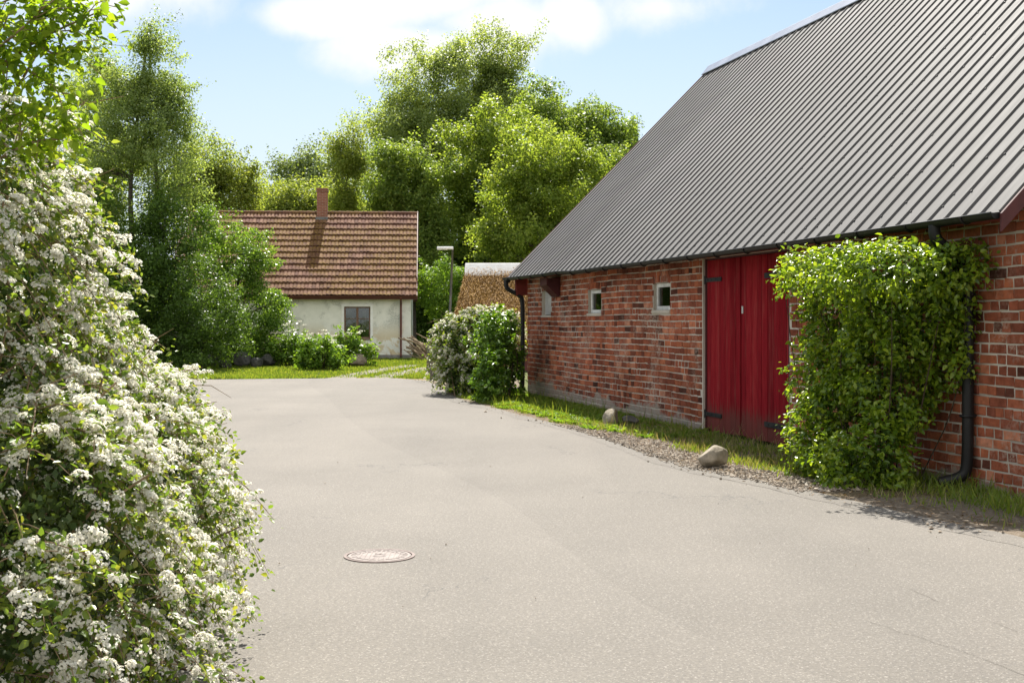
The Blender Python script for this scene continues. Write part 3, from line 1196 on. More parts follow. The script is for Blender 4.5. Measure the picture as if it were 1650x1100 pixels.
# interior floor/back so the panes look into a room
b = MB()
b.box(HX0 + .3, -.3, 2.4, 2.5, .05, 2.6)
b.build("inner_wall", MT["dark_inside"], house)
for w_ in win:
    x0, x1, z0, z1 = w_
    b = MB()     # white surround
    sw = .11
    b.box(x0 - sw, x0 - .001, -.035, -.002, z0 - .02, z1 + sw)
    b.box(x1 + .001, x1 + sw, -.035, -.002, z0 - .02, z1 + sw)
    b.box(x0, x1, -.034, -.002, z1 + .001, z1 + sw - .001)
    wo_ = b.build("window", MT["fresh_white"], house, .004)
    b = MB()
    fw = .06
    b.box(x0 + .002, x1 - .002, .07, .13, z0 + .002, z0 + fw)
    b.box(x0 + .002, x1 - .002, .07, .13, z1 - fw, z1 - .002)
    xm = (x0 + x1) / 2
    for (a, q) in ((x0 + .002, x0 + fw), (x1 - fw, x1 - .002), (xm - .045, xm + .045)):
        b.box(a, q, .071, .129, z0 + fw, z1 - fw)
    zm = z0 + .62 * (z1 - z0)
    b.box(x0 + fw, xm - .045, .08, .12, zm - .015, zm + .015)
    b.box(xm + .045, x1 - fw, .08, .12, zm - .015, zm + .015)
    b.build("frame", MT["frame_brown"], wo_, .004)
    b = MB()
    b.box(x0 + fw - .005, x1 - fw + .005, .098, .103, z0 + fw - .005, z1 - fw + .005)
    b.build("pane", MT["glass"], wo_)
    b = MB()
    b.box(x0 - .05, x1 + .05, -.06, .068, z0 - .05, z0 - .003)
    b.build("sill", MT["frame_brown"], wo_, .004)
    b = MB()
    for sgn in (0, 1):
        m_ = 14
        xx0 = x0 + .08 if not sgn else x1 - .36
        for q in range(m_):
            xa, xb = xx0 + .28 * q / m_, xx0 + .28 * (q + 1) / m_
            ya, yb = .3 + .02 * math.sin(q * 1.7), .3 + .02 * math.sin((q + 1) * 1.7)
            b.quad((xa, ya, z0 + .05), (xb, yb, z0 + .05), (xb, yb, z1 + .05), (xa, ya, z1 + .05))
    b.build("curtain", MT["curtain"], wo_)

# tile roof: rows of rolled tiles, each row stepped over the one below
RX0, RX1 = HX0 - .25, .24
EY_H, EZ_H = -.36, HE - .02
rows = 14
SL = math.hypot(HD - EY_H, HR - EZ_H)
up = np.array((HD - EY_H, HR - EZ_H)) / SL
nr = np.array((-up[1], up[0]))
TW = .16
ncol = int(round((RX1 - RX0) / TW))
TW = (RX1 - RX0) / ncol
for side in (0, 1):
    cl_ = Cloud()
    for r in range(rows):
        t0, t1 = r * SL / rows - .0, (r + 1) * SL / rows + .06
        for c in range(ncol):
            ns = 8
            jz, jt = random.gauss(0, .004), random.gauss(0, .010)
            pts = []
            for (t, lift) in ((t0 + jt, .052 + jz), (t0 + jt + .001, .028 + jz), (t1, .0)):
                pass
            prof_ = [(q / ns, (.046 * (1 - abs(2 * ((q / ns) ** .9) - 1) ** 2.2))) for q in range(ns + 1)]
            rws = []
            for (t, lift) in ((t0 + jt + .14, .006 + jz), (t0 + jt + .004, .036 + jz), (t0 + jt, .064 + jz), (t1, .010)):
                row = []
                for (fx, hh) in prof_:
                    x = RX0 + (c + fx * 1.06) * TW
                    hgt = lift + hh * (1.0 if lift != .010 else .8)
                    y = EY_H + up[0] * t + nr[0] * hgt
                    z = EZ_H + up[1] * t + nr[1] * hgt
                    if side:
                        y = 2 * HD - y
                    row.append((x, y, z))
                rws.append(row)
            co_ = np.array(rws[0] + rws[1] + rws[2] + rws[3])
            q_ = []
            for a in (0, 1, 2):
                for q in range(ns):
                    i0 = a * (ns + 1) + q
                    q_.append((i0, i0 + 1, i0 + ns + 2, i0 + ns + 1))
            cl_.add(co_, np.array(q_))
    rf = cl_.build("roof", MT["tiles"], house)
    rf.data.polygons.foreach_set("use_smooth", np.zeros(len(rf.data.polygons), bool))
    if side == 0:
        hroof = rf
b = MB()
for sd in (0, 1):
    f_ = (lambda y: y) if not sd else (lambda y: 2 * HD - y)
    b.prism([(f_(EY_H + .05), EZ_H - .005), (f_(HD), HR - .03), (f_(HD), HR - .10), (f_(EY_H + .05), EZ_H - .08)], RX0 + .03, RX1 - .03)
b.build("roof_boards", MT["frame_brown"], house)
b = MB()
nrd = int((RX1 - RX0) / .36)
for i in range(nrd):
    x0 = RX0 + i * (RX1 - RX0) / nrd
    x1 = x0 + (RX1 - RX0) / nrd + .03
    rr0, rr1 = .125, .105
    n = len(b.v)
    for (x, rr_) in ((x0, rr0), (x1, rr1)):
        for q in range(9):
            a = PI * q / 8
            b.v.append((x, HD + rr_ * math.cos(a), HR + .005 + rr_ * math.sin(a)))
    for q in range(8):
        b.f.append((n + q, n + q + 1, n + 10 + q, n + 9 + q))
b.build("ridge_tiles", MT["tiles"], hroof, 0, False)
for x in (RX0 - .04, RX1):
    b = MB()
    b.prism([(EY_H - .03, EZ_H + .04), (HD, HR + .13), (2 * HD - EY_H, EZ_H + .04), (2 * HD - EY_H, EZ_H - .14), (HD, HR - .07), (EY_H - .03, EZ_H - .14)], x, x + .045)
    b.build("barge_board", MT["brown_paint"], hroof, .005)
b = MB()
n = len(b.v)
for i, x in enumerate((RX0 - .02, RX1 + .02)):
    for q in range(9):
        a = PI + PI * q / 8
        b.v.append((x, EY_H - .05 + .065 * math.cos(a), EZ_H + .01 + .065 * math.sin(a)))
for q in range(8):
    b.f.append((q, q + 1, q + 10, q + 9))
b.box(RX0, RX1, EY_H + .015, EY_H + .04, EZ_H - .13, EZ_H + .012)
b.build("gutter", MT["brown_paint"], house)
b = MB()
b.tube(smoothline([(-.42, EY_H - .05, EZ_H), (-.42, EY_H - .05, EZ_H - .1), (-.42, -.08, EZ_H - .32), (-.42, -.08, EZ_H - .5), (-.42, -.08, .2), (-.42, -.2, .08)], 2), .045, 10)
b.build("downpipe", MT["brown_paint"], house, 0, True)
b = MB()
cx = -4.32 + 0
chx = -8.63 + 4.32 + .20
b.box(chx - .235, chx + .235, HD - .42, HD + .12, HR - .75, HR + 1.10)
b.box(chx - .265, chx + .265, HD - .45, HD + .15, HR + .98, HR + 1.04)
b.box(chx - .265, chx + .265, HD - .45, HD + .15, HR + 1.075, HR + 1.14)
m_, nt, out = nodes("chimney brick")
tc = N(nt, "ShaderNodeTexCoord")
mp = N(nt, "ShaderNodeMapping")
mp.inputs["Rotation"].default_value = (PI / 2, 0, 0)
L(nt, tc.outputs["Object"], mp.inputs[0])
br = N(nt, "ShaderNodeTexBrick", i_Scale=1.0)
br.inputs["Color1"].default_value = (.20, .07, .045, 1)
br.inputs["Color2"].default_value = (.28, .11, .07, 1)
br.inputs["Mortar"].default_value = (.30, .24, .19, 1)
br.inputs["Brick Width"].default_value = .24
br.inputs["Row Height"].default_value = .075
br.inputs["Mortar Size"].default_value = .008
L(nt, mp.outputs[0], br.inputs[0])
principled(nt, out, br.outputs[0], .9, .15)
ch = b.build("chimney", m_, hroof, .006)
b = MB()
b.box(chx - .28, chx + .28, HD - .50, HD - .425, HR - .5, HR - .20)
b.build("flashing", MT["lamp"], ch)

# ------------------------------------------------------------------ THATCHED SHED
shed = empty("thatched_shed", (.4, 40, 0), math.radians(-3))
tag(shed, "low outbuilding with golden brown thatched roof and pale ridge, behind the bushes", "shed")
TX0, TX1 = -2.4, 3.4
TR, TE = 3.45, 1.05
TYR, TYE = 2.3, -.25
b = MB()
b.box(TX0 + .3, TX1 - .2, .25, 4.3, -.05, 1.5)
for x in (TX0 + .31, TX1 - .21):
    b.poly([(x, .3, 1.5), (x, 4.25, 1.5), (x, TYR, TR - .25)])
b.build("wall", plain("tarred boards", (.10, .035, .03), .8), shed)
b = MB()
for sd in (0, 1):
    f_ = (lambda y: y) if not sd else (lambda y: 2 * TYR - y)
    ix = .0
    n = len(b.v)
    for (x, top) in ((TX0, 0), (TX1, 0)):
        sh = .32 if x == TX0 else 0
        b.v += [(x, f_(TYE), TE), (x + sh, f_(TYR), TR), (x + sh, f_(TYR), TR - .35), (x, f_(TYE + .1), TE - .2)]
    for q in ((0, 4, 5, 1), (3, 2, 6, 7), (0, 3, 7, 4), (0, 1, 2, 3), (4, 7, 6, 5)):
        b.f.append(tuple(n + i for i in q))
th = b.build("roof", MT["thatch"], shed)
nst = 70000
t = rng.random(nst)
fx = rng.random(nst)
X = TX0 + .32 * t + fx * (TX1 - TX0 - .32 * t)
sl = unit(np.array(((0.0, TYR - TYE, TR - TE),)))[0]
nn = np.array((0, -sl[2], sl[1]))
P = np.stack([X, TYE + (TYR - TYE) * t, TE + (TR - TE) * t], 1) + nn * (rng.random((nst, 1)) * .05 + .01)
lv = leaf_arrays(P, np.tile(nn, (nst, 1)) + rng.normal(size=(nst, 3)) * .35, .08 + .10 * rng.random(nst), .010 + .012 * rng.random(nst), np.tile(-sl, (nst, 1)) + rng.normal(size=(nst, 3)) * .25)
quads_mesh("straw", *lv, MT["thatch"], th)
b = MB()
b.prism([(TYR - .42, TR - .33), (TYR - .05, TR + .12), (TYR + .05, TR + .12), (TYR + .42, TR - .33), (TYR, TR - .02)], TX0 + .28, TX1 + .04)
b.build("ridge_cap", speckled("pale ridge boards", (.74, .73, .70), (.86, .85, .82), 6, .6, .3), th, .02)

# ------------------------------------------------------------------ STREET LAMP
lamp = empty("street_lamp", (*px(722, 500, 47)[:2], 0))
tag(lamp, "slim grey street lamp with a flat arm head, beside the thatched shed", "street lamp")
lean = .09
b = MB()
b.tube([(0, 0, 0), (.02, 0, 1.0), (.10, 0, 2.6), (.17, 0, 4.28)], [.06, .058, .05, .04], 10)
b.build("pole", MT["lamp"], lamp, 0, True)
b = MB()
b.tube([(.17, 0, 4.26), (.16, 0, 4.33), (.10, 0, 4.36), (-.05, 0, 4.35)], .03, 8)
b.build("arm", MT["lamp"], lamp, 0, True)
b = MB()
b.prism([(-.09, 4.30), (.09, 4.30), (.10, 4.35), (.06, 4.41), (-.06, 4.41), (-.10, 4.35)], -.42, .20)
hd = b.build("lamp_head", MT["lamp_head"], lamp, .02)
b = MB()
b.box(-.40, -.02, -.07, .07, 4.285, 4.299)
b.build("diffuser", MT["white_paint"], hd)

# ------------------------------------------------------------------ rocks


def rock(name, loc, size, mat, seed, rz=0, flat_=.0, cuts=9):
    bm = bmesh.new()
    bmesh.ops.create_icosphere(bm, subdivisions=4, radius=1)
    rr_ = random.Random(seed)
    planes = []
    for _ in range(cuts):
        v = Vector((rr_.gauss(0, 1), rr_.gauss(0, 1), rr_.gauss(0, 1))).normalized()
        planes.append((v, rr_.uniform(.62, .88)))
    for v in bm.verts:
        p = v.co.copy()
        for (q, dd) in planes:
            e = p.dot(q) - dd
            if e > 0:
                p -= q * e * .85
        p *= 1 + .06 * mnoise.noise(p * 2 + Vector((seed, 0, 0))) + .02 * mnoise.noise(p * 7 + Vector((seed, 3, 0)))
        v.co = (p.x * size[0], p.y * size[1], p.z * size[2])
    zmin = min(v.co.z for v in bm.verts)
    for v in bm.verts:
        v.co.z -= zmin + size[2] * .12
    me = bpy.data.meshes.new(name)
    bm.to_mesh(me)
    bm.free()
    o = link(name, me, mat, None, 0, True)
    o.location = loc
    o.rotation_euler = (0, 0, rz)
    return o


r_ = rock("boulder", (*gp(1150, 752), 0), (.18, .165, .135), MT["rock"], 4, .4)
tag(r_, "pale rounded boulder on the gravel edge in front of the red door", "boulder")
r_ = rock("stone", (*gp(985, 687), .02), (.16, .14, .15), MT["rock"], 9, 1.0)
tag(r_, "pale broken stone in the grass under the brick wall", "stone")
x_, y_ = gp(1010, 688)
r_ = rock("stone", (x_ + .05, y_ + .12, .03), (.15, .12, .075), MT["rock_grey"], 12, .2)
tag(r_, "low flat grey stone behind the pale broken stone by the wall", "stone")
r_ = rock("stone", (*gp(577, 590), 0), (.36, .3, .26), MT["rock"], 17, .2)
tag(r_, "light stone at the right foot of the leafy plants", "stone")
for i, (u, v, sz) in enumerate(((338, 590, .46), (362, 594, .34), (388, 588, .5), (412, 592, .34), (432, 587, .42))):
    x_, y_ = gp(u, max(v, 590))
    zz = 0 if v >= 586 else .32
    r_ = rock("boulder", (x_, y_ + (.5 if zz else 0), zz), (sz * .8, sz * .65, sz * .58), MT["rock_grey"], 30 + i, i * 1.3)
    tag(r_, "shaded grey boulder in the heap under the trees left of the house", "boulder", "boulders heaped left of the house")

# ------------------------------------------------------------------ manhole
mc = gp(611.5, 895.5)
man = empty("manhole_cover", (mc[0], mc[1], 0))
tag(man, "round rusty iron manhole cover set in the asphalt", "manhole cover")


def ring(b, r0, r1, z0, z1, n=48):
    k = len(b.v)
    for i in range(n):
        a = 2 * PI * i / n
        ca, sa = math.cos(a), math.sin(a)
        b.v += [(r0 * ca, r0 * sa, z0), (r0 * ca, r0 * sa, z1), (r1 * ca, r1 * sa, z1), (r1 * ca, r1 * sa, z0)]
    for i in range(n):
        j = (i + 1) % n
        for q in range(4):
            q2 = (q + 1) % 4
            b.f.append((k + i * 4 + q, k + j * 4 + q, k + j * 4 + q2, k + i * 4 + q2))


b = MB()
ring(b, .222, .242, -.02, .007)
b.build("frame", MT["iron_lid_dark"], man)
b = MB()
ring(b, 0.0001, .215, -.02, .004)
ring(b, .192, .212, .0, .007)
ring(b, .150, .158, .0, .0066)
for i in range(-4, 5):
    x = i * .032
    hl = math.sqrt(max(0, .148 ** 2 - x * x))
    if abs(i) < 2:
        b.box(x - .006, x + .006, -hl, -.06, .0, .0068)
        b.box(x - .006, x + .006, .06, hl, .0, .0068)
    else:
        b.box(x - .006, x + .006, -hl, hl, .0, .0068)
for i in range(20):
    a = 2 * PI * i / 20
    b.box(-.006, .006, .160, .190, .0, .0066, Matrix.Rotation(a, 4, "Z"))
ring(b, .035, .045, .0, .0068, 24)
b.build("lid", MT["iron_lid"], man)

# ------------------------------------------------------------------ gate posts, log pile
for i, (u, v, hh, r0) in enumerate(((697, 612, .92, .075), (690, 604, .98, .06))):
    p = gp(u, v)
    e = empty("gate_post", (p[0], p[1], 0))
    b = MB()
    b.tube([(0, 0, -.05), (.01, 0, hh * .5), (0.0, 0.01, hh)], [r0, r0 * .95, r0 * .9], 9)
    b.build("post", MT["post"], e)
    b = MB()
    b.tube([(0, 0.01, hh), (0, .01, hh + .03)], [r0 * .9, r0 * .55], 9)
    b.build("post_top", MT["post"], e)
    tag(e, ("thicker weathered wooden post at the mouth of the grass track" if i == 0 else "thinner wooden post just behind the front gate post"), "post")

pile = empty("branch_pile", (*px(702, 560, 51)[:2], 0))
tag(pile, "heap of cut branches and sticks right of the cottage", "branch pile")
b = MB()
for i in range(46):
    a = random.gauss(2.45, .25)
    ln = random.uniform(.9, 1.9)
    x0, z0, y0 = random.uniform(-.95, .9), random.uniform(.05, .75), random.uniform(-.6, .6)
    dx, dz = math.cos(a) * ln / 2, math.sin(a) * ln / 2 * .6
    r0 = random.uniform(.02, .065)
    p0 = (x0 - dx, y0 - .2, max(.03, z0 - dz))
    p1 = (x0 + random.gauss(0, .05), y0, z0 + .08)
    p2 = (x0 + dx, y0 + .2, max(.03, z0 + dz))
    b.tube([p0, p1, p2], [r0, r0 * .9, r0 * .7], 6)
b.build("branches", MT["log"], pile)

# ------------------------------------------------------------------ TREES
def limb_path(a, c, bend=.15, n=5):
    a, c = np.array(a, float), np.array(c, float)
    ln = np.linalg.norm(c - a)
    off = rng.normal(size=3) * bend * ln * .35
    off[2] = abs(off[2]) * .6
    out = []
    for i in range(n):
        t = i / (n - 1)
        out.append(a + (c - a) * t + off * math.sin(PI * t))
    return out


def tree(name, label, cat, base, ells, mat, bark="bark", trunks=None, n_cl=70, cl_r=.9, per=260, leaf=.2, tr=.16, shell=.55, group=None, up=.55, six=False, droop=.0, limbs=34, trunk_top=.75, flat=.75):
    """ells: list of (centre xyz, radii) in world space"""
    root = empty(name, (base[0], base[1], 0))
    tag(root, label, cat, group)
    B = np.array((base[0], base[1], 0.0))
    vol = np.array([np.prod(e[1]) ** .75 for e in ells])
    cnt = np.maximum(3, (n_cl * vol / vol.sum()).astype(int))
    C, O = [], []
    for (c, r), k in zip(ells, cnt):
        dd = rand_dirs(k)
        rad = shell + (1 - shell) * rng.random((k, 1)) ** .7
        p = np.array(c) + dd * np.array(r) * rad
        C.append(p)
        O.append(dd)
    C = np.concatenate(C)
    O = np.concatenate(O)
    keep = C[:, 2] > .15
    C, O = C[keep], O[keep]
    # ragged outline: clumps pushed in and out by a slow noise, some left out as gaps
    sd = base[0] * 3.1 + base[1]
    nz = np.array([mnoise.noise((c[0] * .55 + sd, c[1] * .55, c[2] * .55)) for c in C])
    C = C + O * (nz * cl_r * 2.3)[:, None]
    gap = np.array([mnoise.noise((c[0] * .8, c[1] * .8 + sd, c[2] * .8)) for c in C])
    keep = (gap > -.5) & (C[:, 2] > .15)
    C, O = C[keep], O[keep]
    cr = cl_r * rng.uniform(.5, 1.25, len(C))
    per_i = (per * 1.75 * (cr / cl_r) ** 1.6).astype(int) + 5
    idx = np.repeat(np.arange(len(C)), per_i)
    n = len(idx)
    dd = rand_dirs(n)
    rr_ = rng.random((n, 1)) ** .55
    # many clumps are shoots stretched outwards and upwards
    ax = unit(O * .7 + np.array((0, 0, .75 - droop * 1.3)) + rng.normal(size=O.shape) * .35)
    st = np.where(rng.random(len(C)) < .6, rng.uniform(1.3, 2.9, len(C)), .9)
    off = dd * rr_ * cr[idx][:, None] * np.array((1, 1, flat))
    al = np.sum(off * ax[idx], 1, keepdims=True)
    sq = 1 / np.sqrt(st[idx])[:, None]
    off = (off - al * ax[idx]) * sq * np.clip(1.15 - .5 * al / cr[idx][:, None], .4, 1.5) + al * ax[idx] * st[idx][:, None]
    P = C[idx] + off
    P[:, 2] -= droop * rng.random(n) * cr[idx]
    P[:, 2] = np.maximum(P[:, 2], .05)
    Nn = dd * .55 + O[idx] * .35 + np.array((0, 0, up)) + rng.normal(size=(n, 3)) * .6
    T = rng.normal(size=(n, 3)) + dd * .6 - np.array((0, 0, .25 + droop))
    Lf = leaf * .76 * rng.uniform(.6, 1.3, n)
    lv = leaf_arrays(P - B, Nn, Lf, Lf * rng.uniform(.5, .8, n), T, six)
    quads_mesh("crown", *lv, MT[mat], root)
    b = MB()
    tops = np.array([e[0] for e in ells])
    zt = max(e[0][2] + e[1][2] for e in ells)
    if trunks is None:
        m_ = tops.mean(0)
        trunks = [[B + np.array((0, 0, -.1)), B * .6 + m_ * .4, np.array((m_[0], m_[1], zt * trunk_top))]]
    nodes_ = []
    for tk in trunks:
        tk = [np.array(p, float) for p in tk]
        for a in range(len(tk)):
            pass
        fine = [tuple(p) for p in tk]
        fine = smoothline(fine, 2)
        k = len(fine)
        rad = [tr * (1 - .8 * i / (k - 1)) * (1.35 if i == 0 else 1) for i in range(k)]
        b.tube([np.array(p) - B for p in fine], rad, 8)
        for i in range(k // 4, k):
            nodes_.append((np.array(fine[i]), rad[i]))
    sel = rng.choice(len(C), min(limbs, len(C)), replace=False)
    for i in sel:
        c = C[i]
        below = [(np.linalg.norm((p - c) * np.array((1, 1, .6))) + (3 if p[2] > c[2] - .2 else 0), j) for j, (p, r) in enumerate(nodes_)]
        j = min(below)[1]
        p, r = nodes_[j]
        pth = limb_path(p, c)
        r0 = min(r * .55, .015 + tr * .2)
        b.tube([q - B for q in pth], [r0, r0 * .75, r0 * .55, r0 * .38, r0 * .2], 5, False)
    b.build("trunk", MT[bark], root, 0, True)
    return root


def EP(u, v, ru, rv, Y, ry=None):
    c = px(u, v, Y)
    rx, rz = ru / F * Y, rv / F * Y
    return (tuple(c), (rx, ry if ry else rx, rz))


# tall birch with two stems
Y = 43
bx = px(222, 560, Y)
tree("birch_tree", "tall airy birch with two dark stems, left of the cottage", "tree", (bx[0], Y),
     [EP(240, 70, 50, 58, Y), EP(235, 125, 58, 50, Y), EP(255, 195, 66, 55, Y), EP(205, 160, 70, 70, Y), EP(270, 150, 50, 55, Y), EP(225, 240, 90, 80, Y), EP(285, 250, 45, 60, Y), EP(170, 260, 40, 80, Y), EP(170, 120, 35, 60, Y), EP(300, 135, 22, 16, Y)],
     "leaf_birch", "bark", trunks=[[bx * (1, 1, 0), px(215, 420, Y), px(208, 300, Y), px(222, 190, Y), px(238, 60, Y)], [bx * (1, 1, 0) + (.3, .2, 0), px(250, 420, Y + .3), px(256, 300, Y + .4), px(240, 200, Y + .4), px(243, 40, Y + .3)]],
     n_cl=380, cl_r=.48, per=110, leaf=.11, tr=.13, shell=.15, limbs=60, up=.4, droop=.5)
Y = 46
tree("birch_tree", "slighter birch close behind the tall two-stemmed birch", "tree", px(150, 560, Y)[:2],
     [EP(140, 180, 45, 90, Y), EP(150, 310, 60, 90, Y), EP(115, 260, 40, 80, Y), EP(175, 330, 60, 70, Y), EP(195, 250, 55, 65, Y), EP(165, 120, 35, 60, Y)], "leaf_birch", "bark", n_cl=260, cl_r=.55, per=120, leaf=.12, tr=.10, shell=.2, limbs=35, droop=.4)
# dark trees at the left edge of the yard
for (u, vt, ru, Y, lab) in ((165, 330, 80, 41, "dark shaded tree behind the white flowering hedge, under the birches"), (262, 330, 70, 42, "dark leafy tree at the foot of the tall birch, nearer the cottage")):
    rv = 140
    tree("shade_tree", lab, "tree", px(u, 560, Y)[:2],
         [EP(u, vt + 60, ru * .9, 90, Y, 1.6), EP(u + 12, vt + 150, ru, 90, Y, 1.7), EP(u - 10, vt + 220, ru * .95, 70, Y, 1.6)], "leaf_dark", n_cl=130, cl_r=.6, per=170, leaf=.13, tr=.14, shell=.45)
Y = 40.5
tree("shade_shrub", "low dark shrub over the boulders, left of the cottage", "shrub", px(325, 590, Y)[:2],
     [EP(322, 500, 55, 70, Y, 1.0), EP(300, 560, 60, 50, Y, 1.0), EP(352, 545, 35, 40, Y, .8)], "leaf_dark", n_cl=80, cl_r=.45, per=180, leaf=.10, tr=.06, shell=.4)
# fruit tree overlapping the roof
Y = 45.2
tree("fruit_tree", "bushy apple tree overlapping the left half of the tiled roof", "tree", px(375, 585, Y)[:2],
     [EP(345, 385, 38, 55, Y), EP(388, 425, 48, 60, Y), EP(345, 470, 50, 60, Y), EP(415, 470, 42, 50, Y), EP(380, 515, 62, 45, Y), EP(440, 495, 20, 28, Y), EP(408, 405, 26, 30, Y), EP(425, 425, 22, 12, Y), EP(330, 350, 20, 25, Y), EP(432, 520, 26, 30, Y), EP(395, 555, 50, 26, Y), EP(340, 545, 45, 36, Y)],
     "leaf_fruit", n_cl=190, cl_r=.42, per=165, leaf=.115, tr=.11, shell=.35, limbs=50)
# light trees behind the cottage, left
Y = 63
tree("ash_tree", "pale green tree rising behind the left end of the cottage", "tree", px(360, 560, Y)[:2],
     [EP(355, 285, 48, 60, Y), EP(318, 290, 45, 70, Y), EP(300, 340, 50, 60, Y), EP(395, 300, 28, 45, Y), EP(370, 370, 70, 60, Y), EP(410, 275, 10, 16, Y)], "leaf_ash", n_cl=200, cl_r=.8, per=170, leaf=.17, tr=.17, shell=.4)
Y = 72
tree("ash_tree", "low yellow green tree just above the cottage ridge, left of the chimney", "tree", px(450, 560, Y)[:2],
     [EP(455, 345, 55, 35, Y), EP(500, 350, 45, 45, Y), EP(420, 350, 30, 30, Y)], "leaf_ash", n_cl=120, cl_r=1.0, per=200, leaf=.2, tr=.16, shell=.4)
Y = 92
tree("poplar_tree", "far bluish green poplar above the chimney", "tree", px(490, 560, Y)[:2],
     [EP(492, 298, 36, 46, Y), EP(466, 322, 35, 42, Y), EP(530, 290, 24, 50, Y), EP(520, 320, 30, 45, Y)], "leaf_far", n_cl=140, cl_r=1.3, per=190, leaf=.28, tr=.2, shell=.4, group="far poplars")
Y = 66
tree("ash_tree", "narrow yellow green tree standing right of the chimney", "tree", px(560, 560, Y)[:2],
     [EP(556, 260, 22, 55, Y), EP(575, 250, 24, 50, Y), EP(560, 325, 36, 50, Y), EP(541, 230, 6, 20, Y)], "leaf_ash", n_cl=90, cl_r=.75, per=140, leaf=.16, tr=.12, shell=.3)
# tall poplars
Y = 78
tree("poplar_tree", "tallest broad poplar in the middle of the wood", "tree", px(690, 560, Y)[:2],
     [EP(715, 130, 48, 62, Y), EP(670, 150, 48, 60, Y), EP(640, 200, 45, 60, Y), EP(700, 220, 70, 70, Y), EP(610, 220, 25, 40, Y), EP(750, 190, 40, 60, Y), EP(735, 90, 22, 25, Y), EP(660, 300, 80, 70, Y)], "leaf_poplar", n_cl=330, cl_r=.95, per=170, leaf=.2, tr=.3, shell=.45, droop=.2)
Y = 80
tree("poplar_tree", "upright poplar to the right of the tallest one", "tree", px(805, 560, Y)[:2],
     [EP(800, 100, 34, 38, Y), EP(815, 150, 28, 50, Y), EP(790, 170, 32, 50, Y), EP(775, 80, 12, 18, Y), EP(825, 110, 16, 25, Y), EP(805, 130, 26, 50, Y), EP(770, 170, 30, 50, Y), EP(810, 240, 40, 70, Y)], "leaf_poplar", n_cl=190, cl_r=.9, per=170, leaf=.21, tr=.24, shell=.45, droop=.2)
Y = 63
tree("maple_tree", "deep green maple behind the right end of the cottage", "tree", px(665, 560, Y)[:2],
     [EP(640, 265, 42, 48, Y), EP(680, 285, 42, 45, Y), EP(655, 340, 65, 60, Y), EP(700, 370, 45, 60, Y), EP(620, 310, 30, 50, Y), EP(690, 440, 50, 60, Y)], "leaf_maple_deep", n_cl=180, cl_r=.8, per=200, leaf=.19, tr=.25, shell=.5)
Y = 66
tree("maple_tree", "round sunlit maple left of the metal roof, centre of the wood", "tree", px(790, 560, Y)[:2],
     [EP(800, 225, 65, 50, Y), EP(765, 270, 48, 55, Y), EP(830, 280, 60, 60, Y), EP(780, 350, 70, 65, Y), EP(745, 330, 35, 50, Y)], "leaf_maple", n_cl=180, cl_r=.85, per=200, leaf=.21, tr=.27, shell=.6)
Y = 72
tree("maple_tree", "big spreading maple half hidden by the barn roof", "tree", px(930, 560, Y)[:2],
     [EP(905, 195, 60, 42, Y), EP(950, 210, 55, 42, Y), EP(990, 240, 38, 38, Y), EP(930, 290, 90, 80, Y), EP(870, 185, 30, 28, Y)], "leaf_maple_deep", n_cl=250, cl_r=.9, per=200, leaf=.22, tr=.3, shell=.6)
Y = 57
tree("lime_tree", "bright yellow green tree in front of the wood, beside the barn roof", "tree", px(880, 560, Y)[:2],
     [EP(885, 250, 55, 50, Y), EP(835, 330, 50, 55, Y), EP(900, 320, 70, 60, Y), EP(800, 370, 45, 45, Y), EP(870, 390, 80, 50, Y), EP(940, 270, 35, 45, Y), EP(820, 280, 25, 30, Y)], "leaf_maple", n_cl=210, cl_r=.7, per=190, leaf=.17, tr=.22, shell=.6)
Y = 55
tree("hazel_shrub", "small bright green shrub behind the street lamp", "shrub", px(725, 540, Y)[:2],
     [EP(735, 450, 35, 28, Y, 1.0), EP(708, 470, 22, 30, Y, .8), EP(725, 500, 35, 35, Y, .9)], "leaf_herb", n_cl=70, cl_r=.42, per=170, leaf=.13, tr=.05, shell=.45)
# spruce tip by the barn roof
Y = 95
sp = empty("spruce_tree", (*px(1020, 560, Y)[:2], 0))
tag(sp, "thin dark spruce tip showing over the edge of the barn roof", "tree")
bz = px(1020, 195, Y)[2]
b = MB()
b.tube([(0, 0, 0), (0, 0, bz * .5), (0, 0, bz)], [.22, .14, .02], 7)
b.build("trunk", MT["bark"], sp)
nn_ = 12000
t = rng.random(nn_) ** .8
a = rng.random(nn_) * 2 * PI
zz = bz * (1 - t)
lay = (zz * 1.4) % 1
rad = (.1 + 2.6 * t) * (.35 + .65 * (1 - lay)) * rng.random(nn_) ** .5
P = np.stack([rad * np.cos(a), rad * np.sin(a), zz - rad * .25], 1)
dr = np.stack([np.cos(a), np.sin(a), -.25 + 0 * a], 1)
lv = leaf_arrays(P, np.array((0, 0, 1.0)) + rng.normal(size=(nn_, 3)) * .4, .35, .12, dr + rng.normal(size=(nn_, 3)) * .3)
quads_mesh("crown", *lv, MT["leaf_dark"], sp)
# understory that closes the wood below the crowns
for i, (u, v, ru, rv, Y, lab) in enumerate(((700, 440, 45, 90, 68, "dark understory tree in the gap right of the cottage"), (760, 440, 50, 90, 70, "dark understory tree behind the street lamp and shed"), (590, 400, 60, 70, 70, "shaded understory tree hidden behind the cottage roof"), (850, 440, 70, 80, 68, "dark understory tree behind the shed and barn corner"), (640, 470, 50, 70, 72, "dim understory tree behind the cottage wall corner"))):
    tree("understory_tree", lab, "tree", px(u, 560, Y)[:2], [EP(u, v, ru, rv, Y), EP(u, v + 60, ru * 1.1, rv * .6, Y), EP(u, v - 50, ru * .8, rv * .6, Y)], "leaf_dark", n_cl=110, cl_r=.95, per=170, leaf=.24, tr=.16, shell=.3)
